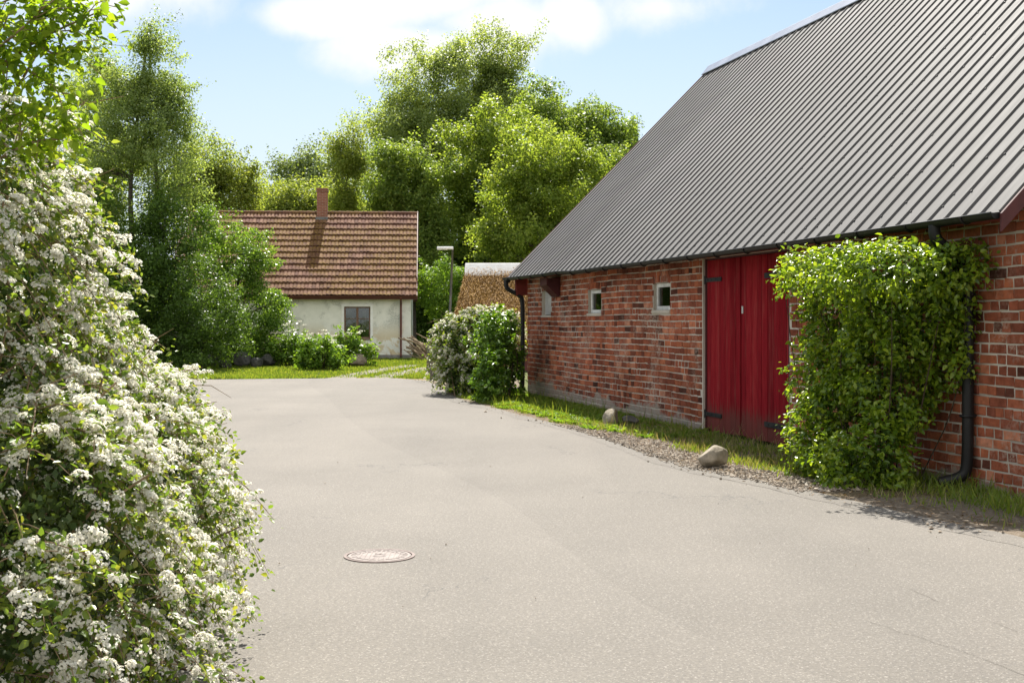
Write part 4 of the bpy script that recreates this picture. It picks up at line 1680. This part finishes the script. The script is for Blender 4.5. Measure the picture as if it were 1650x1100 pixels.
# far wood closing the horizon left and right
for (nm_, X0, X1, Yc, hgt, n) in (("far_woods", -75, -12, 105, 9, 52000), ("far_woods", -6, 60, 110, 9.5, 52000), ("far_woods", -70, -18, 55, 8.5, 42000)):
    x = rng.uniform(X0, X1, n)
    hx = hgt * (.7 + .3 * np.sin(x * .31) * np.sin(x * .83 + 1) + .12 * np.sin(x * 2.1))
    z = hx * rng.random(n) ** .75
    y = Yc + rng.normal(size=n) * 2.5
    P = np.stack([x, y, z], 1)
    lv = leaf_arrays(P, rand_dirs(n) + np.array((0, -.2, .6)), .45 * rng.uniform(.6, 1.3, n), .3)
    o = quads_mesh(nm_, *lv, MT["leaf_far" if Yc > 100 else "leaf_dark"])
    o["kind"] = "stuff"
    o["label"] = "distant green woodland behind the houses"

# ------------------------------------------------------------------ grass
def grass(name, P, hgt, wid, mat, label, lean=.35):
    n = len(P)
    a = rng.random(n) * 2 * PI
    side = np.stack([np.cos(a), np.sin(a), 0 * a], 1)
    ln = rng.normal(size=(n, 3)) * lean
    ln[:, 2] = 1
    ln = unit(ln)
    h = (hgt * rng.uniform(.45, 1.35, n))[:, None]
    w_ = (wid * rng.uniform(.7, 1.3, n))[:, None]
    m1 = P + ln * h * .55
    tip = P + ln * h + np.stack([ln[:, 0], ln[:, 1], -.25 * np.ones(n)], 1) * h * .35 * rng.random((n, 1))
    co_ = np.stack([P - side * w_, P + side * w_, m1 + side * w_ * .8, m1 - side * w_ * .8, tip + side * w_ * .12, tip - side * w_ * .12], 1).reshape(-1, 3)
    base = np.arange(n)[:, None] * 6
    q = np.concatenate([base + np.array((0, 1, 2, 3)), base + np.array((3, 2, 4, 5))])
    o = quads_mesh(name, co_, q, MT[mat])
    o["kind"] = "stuff"
    o["label"] = label
    return o


# verge between barn and road: soil sheet, grass, gravel
wall_line = [tuple(wpt(s, -.02, 0)[:2]) for s in (18.5, 16.9, 12, 6, 0, -.6)]
verge_poly = [(p[0] - .12, p[1] - .06) for p in RE if p[1] > 3.5] + [(-2.0, 33.6), (-1.6, 36), (.2, 36)] + wall_line[::-1] + [(7.5, 3.5)]
o = flat("verge", verge_poly, -.006, MT["soil"])
o["kind"] = "structure"
REa = np.array(RE)


def edge_dist(P):
    """distance from the road's right edge"""
    dmin = np.full(len(P), 1e9)
    for a, c in zip(REa[:-1], REa[1:]):
        ab = c - a
        t = np.clip(((P - a) @ ab) / (ab @ ab), 0, 1)
        q = a + t[:, None] * ab
        dmin = np.minimum(dmin, np.linalg.norm(P - q, axis=1))
    return dmin


n = 150000
s = rng.uniform(-3, 18.5, n)
dd = rng.uniform(.02, 2.4, n)
P = C0 + s[:, None] * TV + dd[:, None] * NV
ok = inside_poly(P, verge_poly) & ~inside_poly(P, road_poly)
P, s, dd = P[ok], s[ok], dd[ok]
ed = edge_dist(P)
nv = np.array([mnoise.noise((p[0] * 1.6, p[1] * 1.6, 0)) for p in P])
# the gravel strip in front of the doors stays bare
wid = .10 + .36 * np.clip((s - 8.2) / 2.0, 0, 1)
wid = np.where(s > 15.4, .25, wid)
dens = np.clip((ed - wid + nv * .3) / .22, 0, 1)
dens = np.where((s > 9), dens * .5, dens)
dens = np.where(s > 15.0, dens * .2, dens)
ok = rng.random(len(P)) < dens * np.clip(.75 + nv * 1.1, .1, 1)
P, s, dd = P[ok], s[ok], dd[ok]
hgt = np.where(rng.random(len(P)) < .035, .19, .042 + .045 * rng.random(len(P)))
P3 = np.concatenate([P, np.full((len(P), 1), -.008)], 1)
sel = rng.random(len(P)) < .72
grass("grass", P3[sel][:52000], hgt[sel][:52000], .0055, "grass", "green verge grass between the brick wall and the road")
sel2 = (~sel) & (s > 8)
grass("grass", P3[sel2][:5000], hgt[sel2][:5000] * 1.5, .003, "grass_dry", "thin dry seeding grass below the red door")
# broad weeds in the verge
n = 2600
ci = rng.choice(np.nonzero(s < 10.5)[0], 430)
idx = np.repeat(ci, 13)
a = rng.random(len(idx)) * 2 * PI
dr = np.stack([np.cos(a), np.sin(a), .55 + .5 * rng.random(len(idx))], 1)
PP = P3[idx] + np.stack([np.cos(a), np.sin(a), 0 * a], 1) * .01
lv = leaf_arrays(PP, np.stack([-np.cos(a) * .6, -np.sin(a) * .6, np.ones(len(a))], 1), rng.uniform(.06, .15, len(a)), rng.uniform(.022, .045, len(a)), dr, True)
o = quads_mesh("weeds", *lv, MT["leaf_herb"])
o["kind"] = "stuff"
o["label"] = "broad leaved weeds among the verge grass"

# fallen leaves and bits of straw on the bare soil and along the asphalt edge
n = 5200
sl_ = rng.uniform(4, 18, n)
dl_ = rng.uniform(.1, 2.3, n)
P = C0 + sl_[:, None] * TV + dl_[:, None] * NV
el_ = edge_dist(P)
inr = inside_poly(P, road_poly)
ok = (inside_poly(P, verge_poly) | inr) & (el_ < .55) & (~inr | (el_ < np.abs(rng.normal(size=n)) * .12))
P = P[ok]
inr = inr[ok]
P3l = np.concatenate([P, np.where(inr, .006, .004)[:, None]], 1)
lv = leaf_arrays(P3l, np.array((0, 0, 1.0)) + rng.normal(size=(len(P), 3)) * .25, rng.uniform(.015, .05, len(P)), rng.uniform(.006, .022, len(P)))
MT["litter"] = leaf_mat("dead leaves", ((.10, .06, .035), (.22, .14, .075), (.36, .26, .15)), .15, .7, .1, 2, .7)
o = quads_mesh("leaf_litter", *lv, MT["litter"])
o["kind"] = "stuff"
o["label"] = "dry leaves and straw along the asphalt edge by the barn"

# gravel
n = 16000
s = rng.uniform(7.6, 15.8, n)
dd = rng.uniform(.4, 2.4, n)
P = C0 + s[:, None] * TV + dd[:, None] * NV
ed = edge_dist(P)
ok = inside_poly(P, verge_poly) & (ed < .52 + .1 * rng.normal(size=n))
ok &= rng.random(n) < np.clip((s - 7.6) / 2.0, .03, 1)
P = P[ok]
n2 = 500
s2 = rng.uniform(0, 16, n2)
spill = []
for _ in range(170):
    k = random.randrange(len(RE))
    q = np.array(RE[k]) + np.array((-abs(random.gauss(0, .18)), -abs(random.gauss(0, .12))))
    if q[1] > 4:
        spill.append(q)
P = np.concatenate([P, np.array(spill)])
grit = np.stack([rng.uniform(-2, 4.5, 120), rng.uniform(5.2, 30, 120)], 1)
grit = grit[inside_poly(grit, road_poly)]
P = np.concatenate([P, grit])
n = len(P)
oct_ = np.array(((1, 0, 0), (0, 1, 0), (-1, 0, 0), (0, -1, 0), (0, 0, .75), (0, 0, -.6)))
sc_ = (.006 + .016 * rng.random(n) ** 2)[:, None, None]
sc_[-len(grit):] *= .38
pert = 1 + .35 * rng.normal(size=(n, 6, 1))
a = rng.random(n) * 2 * PI
R_ = np.zeros((n, 3, 3))
R_[:, 0, 0] = np.cos(a); R_[:, 0, 1] = -np.sin(a); R_[:, 1, 0] = np.sin(a); R_[:, 1, 1] = np.cos(a); R_[:, 2, 2] = 1
v = np.einsum("nij,nkj->nki", R_, oct_[None] * sc_ * np.clip(pert, .5, 1.7) * np.array((1.3, 1, 1)))
v += np.concatenate([P, np.where(inside_poly(P, road_poly)[:, None], .008, .0) + .004 * rng.random((n, 1))], 1)[:, None, :]
tr_ = np.array(((0, 1, 4), (1, 2, 4), (2, 3, 4), (3, 0, 4), (1, 0, 5), (2, 1, 5), (3, 2, 5), (0, 3, 5)))
me = bpy.data.meshes.new("gravel")
fc = (np.arange(n)[:, None, None] * 6 + tr_[None]).reshape(-1, 3)
me.from_pydata(v.reshape(-1, 3).tolist(), [], fc.tolist())
me.update()
m_, nt, out = nodes("loose gravel")
g = N(nt, "ShaderNodeNewGeometry")
principled(nt, out, ramp(nt, ((0, (.10, .083, .066)), (.5, (.24, .195, .15)), (.85, (.36, .30, .235)), (1, (.48, .43, .36))), g.outputs["Random Per Island"]).outputs[0], .85, .2)
o = link("gravel", me, m_)
o["kind"] = "stuff"
o["label"] = "loose grey gravel along the road edge before the door"

# yard before the cottage
yard = [gp(690, 611.5), gp(640, 608.5), gp(560, 608), gp(450, 609), gp(345, 610), (-14, 34.9), (-30, 36), (-30, 60), (2, 60), (.2, 36), (-1.6, 36)]
n = 90000
P = np.stack([rng.uniform(-14, 0, n), 34.5 + 24 * rng.random(n) ** 1.5], 1)
ok = inside_poly(P, yard)


def strip(c, w_):
    c = np.array(c)
    res = np.zeros(len(P), bool)
    for a, q in zip(c[:-1], c[1:]):
        ab = q - a
        t = np.clip(((P - a) @ ab) / (ab @ ab), 0, 1)
        res |= np.linalg.norm(P - (a + t[:, None] * ab), axis=1) < w_
    return res


tk1 = [gp(548, 609), gp(580, 602), gp(625, 594), gp(668, 587.5)]
tk2 = [gp(605, 609), gp(640, 602.5), gp(672, 596.5), gp(700, 591)]
trk = strip(tk1, .40) | strip(tk2, .42)
ok &= ~(trk & (rng.random(n) < .86))
hx, hy = P[:, 0] + 4.32, P[:, 1] - 53
ok &= ~((hy > -.1 + hx * .044) & (hx < .2))
sp_ = P[ok]
P3 = np.concatenate([sp_, np.full((len(sp_), 1), -.02)], 1)
near = sp_[:, 1] < 38.5
grass("grass", P3, .075, .016, "grass", "sunlit yard grass in front of the cottage")
for c, w_ in ((tk1, .42), (tk2, .45)):
    pts = smoothline(c, 2)
    l_, r2 = [], []
    for i, p in enumerate(pts):
        a = np.array(pts[max(i - 1, 0)]); q = np.array(pts[min(i + 1, len(pts) - 1)])
        t = (q - a) / np.linalg.norm(q - a)
        nn = np.array((-t[1], t[0]))
        ww = w_ * (1 + .25 * mnoise.noise((p[0] * 2, p[1] * 2, 0)))
        l_.append(tuple(np.array(p) + nn * ww)); r2.append(tuple(np.array(p) - nn * ww))
    o = flat("track", l_ + r2[::-1], -.008, MT["track"])
    o["kind"] = "structure"
dry = [gp(520, 609.5), gp(640, 609.8), gp(686, 611.8), gp(700, 606), gp(690, 600), gp(640, 605), gp(560, 606.5)]
o = flat("dry_verge", dry, -.012, MT["straw_soil"])
o["kind"] = "structure"

# ------------------------------------------------------------------ shrubs built from shells of sprays
def shell_points(ells, n, lo=.8, hi=1.02, inner=.78):
    area = np.array([(e[1][0] * e[1][1] + e[1][0] * e[1][2] + e[1][1] * e[1][2]) for e in ells])
    k = (n * area / area.sum()).astype(int) + 1
    P, O = [], []
    for i, ((c, r), kk) in enumerate(zip(ells, k)):
        dd = rand_dirs(kk)
        p = np.array(c) + dd * np.array(r) * rng.uniform(lo, hi, (kk, 1))
        o = unit(dd / np.array(r))
        ok = p[:, 2] > .03
        for j, (c2, r2) in enumerate(ells):
            if j != i:
                ok &= np.linalg.norm((p - np.array(c2)) / np.array(r2), axis=1) > inner
        P.append(p[ok])
        O.append(o[ok])
    return np.concatenate(P), np.concatenate(O)


def spirea(name, label, base, ells, sprays, per_spray, ln, cl_size, floret, n_leaf, n_inner, leaf, petal, group=None, stems=60, bare=60, keep=None, florets=30, bias=(0, 0, 0)):
    root = empty(name, (base[0], base[1], 0))
    tag(root, label, "bush", group)
    B = np.array((base[0], base[1], 0.0))
    P, O = shell_points(ells, sprays, .86, 1.02)
    if keep is not None:
        k = keep(P, O)
        P, O = P[k], O[k]
    n = len(P)
    # spray curves
    tang = rng.normal(size=(n, 3)) + np.array(bias)
    tang = unit(tang - O * np.sum(tang * O, 1, keepdims=True))
    D = unit(O * .55 + tang * .8 + np.array((0, 0, .15)))
    LN = ln * rng.uniform(.6, 1.25, n)
    tb = MB()
    ts = np.linspace(0, 1, 5)
    curves = P[:, None, :] - O[:, None, :] * .18 * ln / .5 + D[:, None, :] * (ts[None, :, None] * LN[:, None, None])
    curves[:, :, 2] -= (ts[None, :] ** 2) * LN[:, None] * .55
    r0 = .0035 * ln / .5
    for i in range(n):
        tb.tube(curves[i] - B, [r0, r0 * .9, r0 * .8, r0 * .6, r0 * .4], 4, False)

    def on_curve(idx, t):
        p = P[idx] - O[idx] * .18 * ln / .5 + D[idx] * (t * LN[idx])[:, None]
        p[:, 2] -= t ** 2 * LN[idx] * .55
        return p
    # blossom heads on the upper side of each spray
    k = (per_spray * rng.uniform(.2, 1.5, n)).astype(int)
    idx = np.repeat(np.arange(n), k)
    t = rng.uniform(.22, 1.02, len(idx))
    c = on_curve(idx, t)
    c[:, 2] += cl_size * rng.uniform(.2, .9, len(idx))
    c += rng.normal(size=c.shape) * cl_size * .45
    upv = unit(np.array((0, 0, .85)) + O[idx] * .6 + rng.normal(size=c.shape) * .3)
    m = len(c)
    fi = np.repeat(np.arange(m), florets)
    dd = rand_dirs(m * florets)
    U = upv[fi]
    s_ = np.sum(dd * U, 1, keepdims=True)
    dd = np.where(s_ < -.1, dd - 2 * s_ * U, dd)
    csz = (cl_size * rng.uniform(.6, 1.25, m))[fi][:, None]
    fp = c[fi] + (dd - U * np.sum(dd * U, 1, keepdims=True) * .45) * csz
    fn = unit(dd + U * .35 + rng.normal(size=dd.shape) * .3)
    fp = fp[fp[:, 2] > .02] if False else fp
    lv = leaf_arrays(fp - B, fn, floret * rng.uniform(.75, 1.25, len(fp)), floret * rng.uniform(.8, 1.2, len(fp)))
    quads_mesh("blossoms", *lv, MT[petal], root)
    # leaves along sprays
    idx = rng.integers(0, n, n_leaf)
    t = rng.uniform(0, 1.08, n_leaf)
    p = on_curve(idx, t) + rng.normal(size=(n_leaf, 3)) * leaf * .6
    nn = np.array((0, 0, .6)) + O[idx] * .4 + rng.normal(size=(n_leaf, 3)) * .6
    lf = leaf * rng.uniform(.6, 1.35, n_leaf)
    lv = leaf_arrays(p - B, nn, lf, lf * .6, None, True)
    quads_mesh("leaves", *lv, MT["leaf_spirea"], root)
    # inner leaves
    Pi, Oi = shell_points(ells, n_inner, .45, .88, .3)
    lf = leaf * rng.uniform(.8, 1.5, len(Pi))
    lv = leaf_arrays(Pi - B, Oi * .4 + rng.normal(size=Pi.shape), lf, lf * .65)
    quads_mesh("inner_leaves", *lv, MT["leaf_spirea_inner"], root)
    # arching stems from the ground and bare twigs
    sel = rng.choice(n, min(stems, n), replace=False)
    for i in sel:
        q = P[i] + O[i] * .05
        g0 = np.array((B[0] + random.gauss(0, .25), B[1] + random.gauss(0, .5), 0)) * .6 + np.array((q[0], q[1], 0)) * .4
        mid = g0 * .45 + q * .55 + np.array((0, 0, .25 * q[2]))
        pth = smoothline([tuple(g0), tuple(mid), tuple(q)], 2)
        tb.tube([np.array(a) - B for a in pth], [.009 - .006 * a / len(pth) for a in range(len(pth))], 5, False)
    sel = rng.choice(n, min(bare, n), replace=False)
    for i in sel:
        a = P[i] - O[i] * .15
        q = a + D[i] * ln * (random.uniform(.5, .95) if O[i][0] < .4 else random.uniform(.25, .5)) + rng.normal(size=3) * .06
        mid = (a + q) / 2 + np.array((0, 0, .05))
        tb.tube([a - B, mid - B, q - B], [.0035, .0028, .0014], 4, False)
    sel = rng.choice(n, min(bare // 2, n), replace=False)
    for i in sel:
        a = P[i] + O[i] * .02
        if O[i][0] > .35:
            continue
        dr = unit((D[i] + np.array((.2, -.1, .1)) + rng.normal(size=3) * .5)[None])[0]
        ll = ln * random.uniform(.6, 1.4)
        q = a + dr * ll - O[i] * ll * .25
        tb.tube([a - B, (a + q) / 2 + O[i] * .05 - B, q - B], [.004 * ln / .4, .003 * ln / .4, .0014], 5, False)
    tb.build("stems", MT["twig"], root)
    return root


hedge = [EP(-45, 448, 178, 318, 4.7, 1.0), EP(85, 650, 150, 190, 5.6, .95), EP(150, 810, 210, 220, 5.6, .9), EP(236, 805, 124, 180, 6.3, .85), EP(240, 668, 84, 82, 7.8, .9), EP(175, 960, 180, 205, 5.1, .8), EP(40, 760, 190, 190, 4.5, .6), EP(-10, 930, 170, 200, 3.9, .55), EP(20, 900, 250, 280, 4.2, .7), EP(-200, 700, 300, 420, 5.0, 1.2), EP(150, 625, 90, 75, 7.2, .9)]
spirea("flowering_hedge", "huge white blossoming spirea hedge on the left of the road", (-2.4, 5.6), hedge, 4300, 6.5, .38, .027, .0115, 62000, 30000, .029, "petal",
       keep=lambda P, O: ((O[:, 1] < .55) | (O[:, 2] > .3)) & (np.array([mnoise.noise((p[0] * 2.6, p[1] * 2.6, p[2] * 3.2)) for p in P]) > rng.uniform(-.32, .30, len(P)) - .28 * np.clip((P[:, 2] - .9) / .8, 0, 1)), stems=110, bare=320, florets=44, bias=(.5, -.1, -.35))
mid = [EP(735, 560, 40, 60, 27.5, .8), EP(770, 540, 50, 50, 28, .9), EP(800, 530, 42, 42, 28.4, .9), EP(750, 600, 42, 40, 27, .6)]
spirea("flowering_bush", "round white blossoming bush at the far corner of the barn", (px(765, 0, 27.5)[0], 27.6), mid, 560, 7, .42, .036, .025, 15000, 14000, .055, "petal_far", stems=40, bare=40, florets=18, bias=(-.2, -.3, -.2))


def leafy(name, label, cat, base, ells, mat, n_cl, per, cl_r, leaf, stems=30, inner=0, inner_mat="leaf_dark", top=None, six=True, spread=1.0, bark="twig_dark", stem_r=.012, lo=.75):
    root = empty(name, (base[0], base[1], 0))
    tag(root, label, cat)
    B = np.array((base[0], base[1], 0.0))
    P, O = shell_points(ells, n_cl, lo, 1.02)
    n = len(P)
    sd = base[0] * 5.3
    nz = np.array([mnoise.noise((p[0] * 2.2 + sd, p[1] * 2.2, p[2] * 2.2)) for p in P])
    P = P + O * (nz * cl_r * 1.6)[:, None]
    shoot = rng.random(n) < .09
    P = P + (O + np.array((0, 0, .25)) + rng.normal(size=O.shape) * .3) * (shoot * rng.uniform(.4, 2.0, n) * cl_r)[:, None]
    P[:, 2] = np.maximum(P[:, 2], .03)
    if name == "wall_creeper":
        P[:, 2] = np.minimum(P[:, 2], 2.27 + .05 * rng.random(n))
    keep = nz > -.5
    P, O = P[keep], O[keep]
    n = len(P)
    cr = cl_r * rng.uniform(.5, 1.3, n)
    idx = np.repeat(np.arange(n), per)
    m = len(idx)
    p = P[idx] + rand_dirs(m) * rng.random((m, 1)) ** .5 * cr[idx][:, None]
    p[:, 2] = np.maximum(p[:, 2], .02)
    nn = O[idx] * .45 + np.array((0, 0, .6)) + rng.normal(size=(m, 3)) * .5
    T = O[idx] * .5 + rng.normal(size=(m, 3)) - np.array((0, 0, .35))
    lf = leaf * rng.uniform(.55, 1.3, m)
    lv = leaf_arrays(p - B, nn, lf, lf * rng.uniform(.5, .68, m), T, six)
    quads_mesh("leaves", *lv, MT[mat], root)
    if inner:
        Pi, Oi = shell_points(ells, inner, .3, .8, .2)
        lf = leaf * rng.uniform(.7, 1.3, len(Pi))
        lv = leaf_arrays(Pi - B, rng.normal(size=Pi.shape) + (0, 0, .5), lf, lf * .6)
        quads_mesh("inner_leaves", *lv, MT[inner_mat], root)
    tb = MB()
    sel = rng.choice(n, min(stems, n), replace=False)
    for i in sel:
        q = P[i]
        g0 = B * .5 + np.array((q[0], q[1], 0)) * .5 + np.array((random.gauss(0, .08), random.gauss(0, .08), 0))
        g0[2] = 0
        md = g0 * .5 + q * .5 + rng.normal(size=3) * .11
        pth = smoothline([tuple(g0), tuple(md), tuple(q)], 2)
        tb.tube([np.array(a) - B for a in pth], [stem_r * (1 - .75 * a / len(pth)) for a in range(len(pth))], 5, False)
    tb.build("stems", MT[bark], root)
    return root


# green shrub by the far downpipe
leafy("climbing_shrub", "bright green leafy shrub between the white bush and the downpipe", "shrub", px(800, 0, 25.6)[:2] * (1, 1),
      [EP(795, 555, 34, 42, 25.4, .5), EP(812, 545, 26, 34, 25.8, .45), EP(790, 605, 26, 45, 24.8, .4), EP(785, 630, 20, 24, 24.4, .3), EP(822, 590, 20, 50, 26, .3)],
      "leaf_climber", 330, 16, .11, .085, 40, 2600)

# ------------------------------------------------------------------ plants by the cottage
for i, (u, v, ru, hh, lab) in enumerate(((475, 590, 36, 1.5, "leftmost and tallest white flowered herb clump before the cottage"), (518, 596, 32, 1.25, "middle herb clump before the cottage, nearest the road"), (560, 590, 36, 1.35, "herb clump with white umbels below the cottage window"))):
    X, Y = gp(u, v)
    w_ = ru / F * Y
    ells = []
    for k in range(9):
        fx = (k - 4) / 4
        hz_ = hh * (1 - .25 * fx * fx) * random.uniform(.5, 1.1)
        ells.append(((X + fx * w_ * .85 + random.uniform(-.1, .1), Y + random.uniform(-.35, .35), hz_ * .5), (w_ * .26, .28, hz_ * .52)))
    e = leafy("umbel_plant", lab, "plant", (X, Y), ells, "leaf_herb", 210, 15, .19, .13, 40, 1200, "leaf_climber", six=False, lo=.5)
    e["group"] = "leafy plants before the cottage"
    b = MB()
    cl_ = Cloud()
    for k in range(8):
        x, y = random.uniform(-w_, w_) * .9, random.uniform(-.5, .4)
        zt = hh * (1.0 - .34 * (x / w_) ** 2) + random.uniform(-.25, .12)
        b.tube([(x * .5, y * .5, 0), (x * .85, y * .85, zt * .6), (x, y, zt)], [.012, .009, .005], 5)
        m_ = 20
        q = rng.normal(size=(m_, 3)) * np.array((.055, .055, .012)) + np.array((x, y, zt))
        cl_.add(*leaf_arrays(q, np.array((0, 0, 1.0)) + rng.normal(size=(m_, 3)) * .3, .04, .04))
        m_ = 16
        q = np.array((x * .85, y * .85, zt * .75)) + rng.normal(size=(m_, 3)) * np.array((.1, .1, .16))
    b.build("flower_stalks", MT["leaf_herb"], e)
    cl_.build("blossoms", MT["petal_far"], e)

# dark undergrowth over the boulders
x_, y_ = gp(392, 589)
leafy("dark_undergrowth_shrub", "low shaded undergrowth growing over the boulders beneath the apple tree", "shrub", (x_, y_),
      [((x_ + dx, y_ + dy, hz_ * .5), (.45, .35, hz_ * .55)) for dx, dy, hz_ in ((-1.3, .2, 1.0), (-.7, .5, 1.3), (-.1, .3, .8), (.5, .5, 1.2), (1.0, .2, .9), (-1.9, .1, 1.1), (-2.5, .3, 1.2))], "leaf_dark", 420, 14, .15, .10, 30, 1500, "leaf_dark", six=False, lo=.5)

# creeper on the barn wall
def EW(s, dd, z, rs, rd, rz):
    """an ellipsoid on the wall, approximated by boxes of the world axes"""
    c = wpt(s, dd, z)
    rx = math.hypot(TV[0] * rs, NV[0] * rd)
    ry = math.hypot(TV[1] * rs, NV[1] * rd)
    return (tuple(c), (rx, ry, rz))


def EWP(u, v, dd, rs, rd, rz):
    Y = (7.522 - 1.034 * dd) / ((u - 825) / F + .264)
    return EW((27.3 - .2553 * dd - Y) / .9669, dd, EYE - (v - 517) / F * Y, rs, rd, rz)


top = [EWP(1288, 448, .5, .30, .25, .17), EWP(1335, 440, .66, .42, .46, .27), EWP(1400, 434, .76, .5, .55, .33), EWP(1460, 430, .66, .45, .48, .32), EWP(1515, 430, .45, .38, .32, .26), EWP(1540, 465, .2, .2, .17, .36)]
mid_ = [EWP(1400, 565, .6, .40, .36, .26), EWP(1450, 575, .5, .34, .3, .3), EWP(1355, 570, .58, .36, .34, .24), EWP(1530, 412, .4, .26, .26, .14), EWP(1335, 500, .55, .36, .34, .28), EWP(1415, 505, .62, .42, .38, .34), EWP(1485, 520, .4, .38, .28, .4), EWP(1545, 560, .16, .17, .13, .40)]
low = [EWP(1322, 615, .6, .26, .34, .24), EWP(1330, 545, .55, .24, .3, .24), EWP(1318, 690, .75, .24, .3, .25), EWP(1345, 650, .75, .34, .36, .40), EWP(1405, 615, .62, .34, .30, .30), EWP(1445, 650, .5, .36, .28, .42), EWP(1490, 630, .25, .22, .16, .35), EWP(1322, 745, .9, .28, .32, .26), EWP(1368, 750, 1.0, .34, .30, .32), EWP(1425, 730, .72, .36, .28, .38)]
leafy("wall_creeper", "big green creeper bush growing up the barn wall beside the red door", "creeper", wpt(14.6, .3, 0)[:2], top + mid_ + low,
      "leaf_creeper", 2900, 10, .11, .062, 26, 3000, "leaf_dark", stem_r=.009, lo=.62)

# overhanging branches at the top left: a young tree rooted behind the hedge
ov = empty("overhanging_tree", (-3.3, 4.9, 0))
tag(ov, "leafy tree branches hanging in at the top left above the hedge", "tree")
B = np.array((-3.3, 4.9, 0.0))
tb = MB()
tb.tube([(0, 0, -.05), (.05, 0, 1.2), (.15, -.05, 2.2), (.3, -.1, 3.1)], [.07, .06, .045, .02], 8)
twigs = []
main = [
    [(-140, 330, 4.9), (-40, 262, 4.7), (20, 190, 4.6), (75, 100, 4.5), (110, 30, 4.5), (125, -20, 4.5)],
    [(-140, 130, 4.8), (-30, 20, 4.6), (22, 40, 4.5), (70, 65, 4.4), (110, 90, 4.4), (138, 83, 4.4)],
    [(-140, 250, 4.9), (-50, 160, 4.6), (20, 110, 4.5), (80, 65, 4.4), (130, 42, 4.4), (175, 22, 4.4)],
    [(-140, 60, 4.8), (-60, 20, 4.6), (0, 15, 4.5), (60, -10, 4.5)],
    [(-140, 300, 4.9), (-60, 230, 4.6), (10, 200, 4.5), (70, 175, 4.4), (118, 178, 4.35), (140, 205, 4.3)],
    [(-140, 200, 4.8), (-60, 130, 4.6), (0, 90, 4.4), (55, 50, 4.3), (100, 5, 4.3)],
    [(-120, 350, 4.7), (-40, 300, 4.5), (20, 255, 4.4), (80, 225, 4.3), (120, 225, 4.3)],
    [(-120, 120, 4.7), (-40, 90, 4.5), (30, 95, 4.4), (80, 120, 4.4), (122, 150, 4.4)],
]
allp = []
for mtw in main:
    pts = [px(p[0] - 22, p[1], p[2]) for p in mtw]
    pts = [np.array((-2.95, 4.85, 2.0))] + pts if True else pts
    sm = [np.array(p) for p in smoothline([tuple(p) for p in pts], 2)]
    tb.tube([p - B for p in sm], [.009 - .0068 * i / len(sm) for i in range(len(sm))], 6, False)
    for i in range(len(sm) // 3, len(sm)):
        for _ in range(3):
            allp.append((sm[i], sm[i] - sm[i - 1]))
    for _ in range(9):
        i = random.randrange(len(sm) // 3, len(sm))
        st = sm[i]
        dr = unit((unit((sm[i] - sm[i - 1])[None])[0] + rng.normal(size=3) * .6)[None])[0]
        ln_ = random.uniform(.08, .19)
        q = [st, st + dr * ln_ * .5 + np.array((0, 0, .02)), st + dr * ln_]
        tb.tube([a - B for a in q], [.0028, .002, .0012], 4, False)
        for a in np.linspace(.25, 1, 5):
            allp.append((st + dr * ln_ * a, dr))
tb.build("branches", MT["twig"], ov)
n = len(allp)
PPt = np.array([a[0] for a in allp]) + rng.normal(size=(n, 3)) * .02
DDt = unit(np.array([a[1] for a in allp]))
rep = 3
PPt, DDt = np.repeat(PPt, rep, 0), np.repeat(DDt, rep, 0)
PPt = PPt + rng.normal(size=PPt.shape) * .022
m = len(PPt)
Tt = DDt * .5 + rng.normal(size=(m, 3)) * .6 - np.array((0, 0, .6))
lf = .040 * rng.uniform(.5, 1.3, m)
lv = leaf_arrays(PPt - B, rng.normal(size=(m, 3)) * .6 + (0, -.2, .7), lf, lf * .62, Tt, True)
quads_mesh("leaves", *lv, MT["leaf_over"], ov)

# shaded weeds at the near barn corner
P = np.stack([rng.uniform(15.2, 18, 1500), rng.uniform(.03, .7, 1500)], 1)
Pw = C0 + P[:, :1] * TV + P[:, 1:] * NV
okk = inside_poly(Pw, verge_poly) & ~inside_poly(Pw, road_poly)
Pw = Pw[okk]
grass("grass", np.concatenate([Pw, np.full((len(Pw), 1), .01)], 1), .15 * rng.uniform(.4, 1.2, len(Pw)), .005, "grass", "long shaded grass at the near corner of the barn", .5)
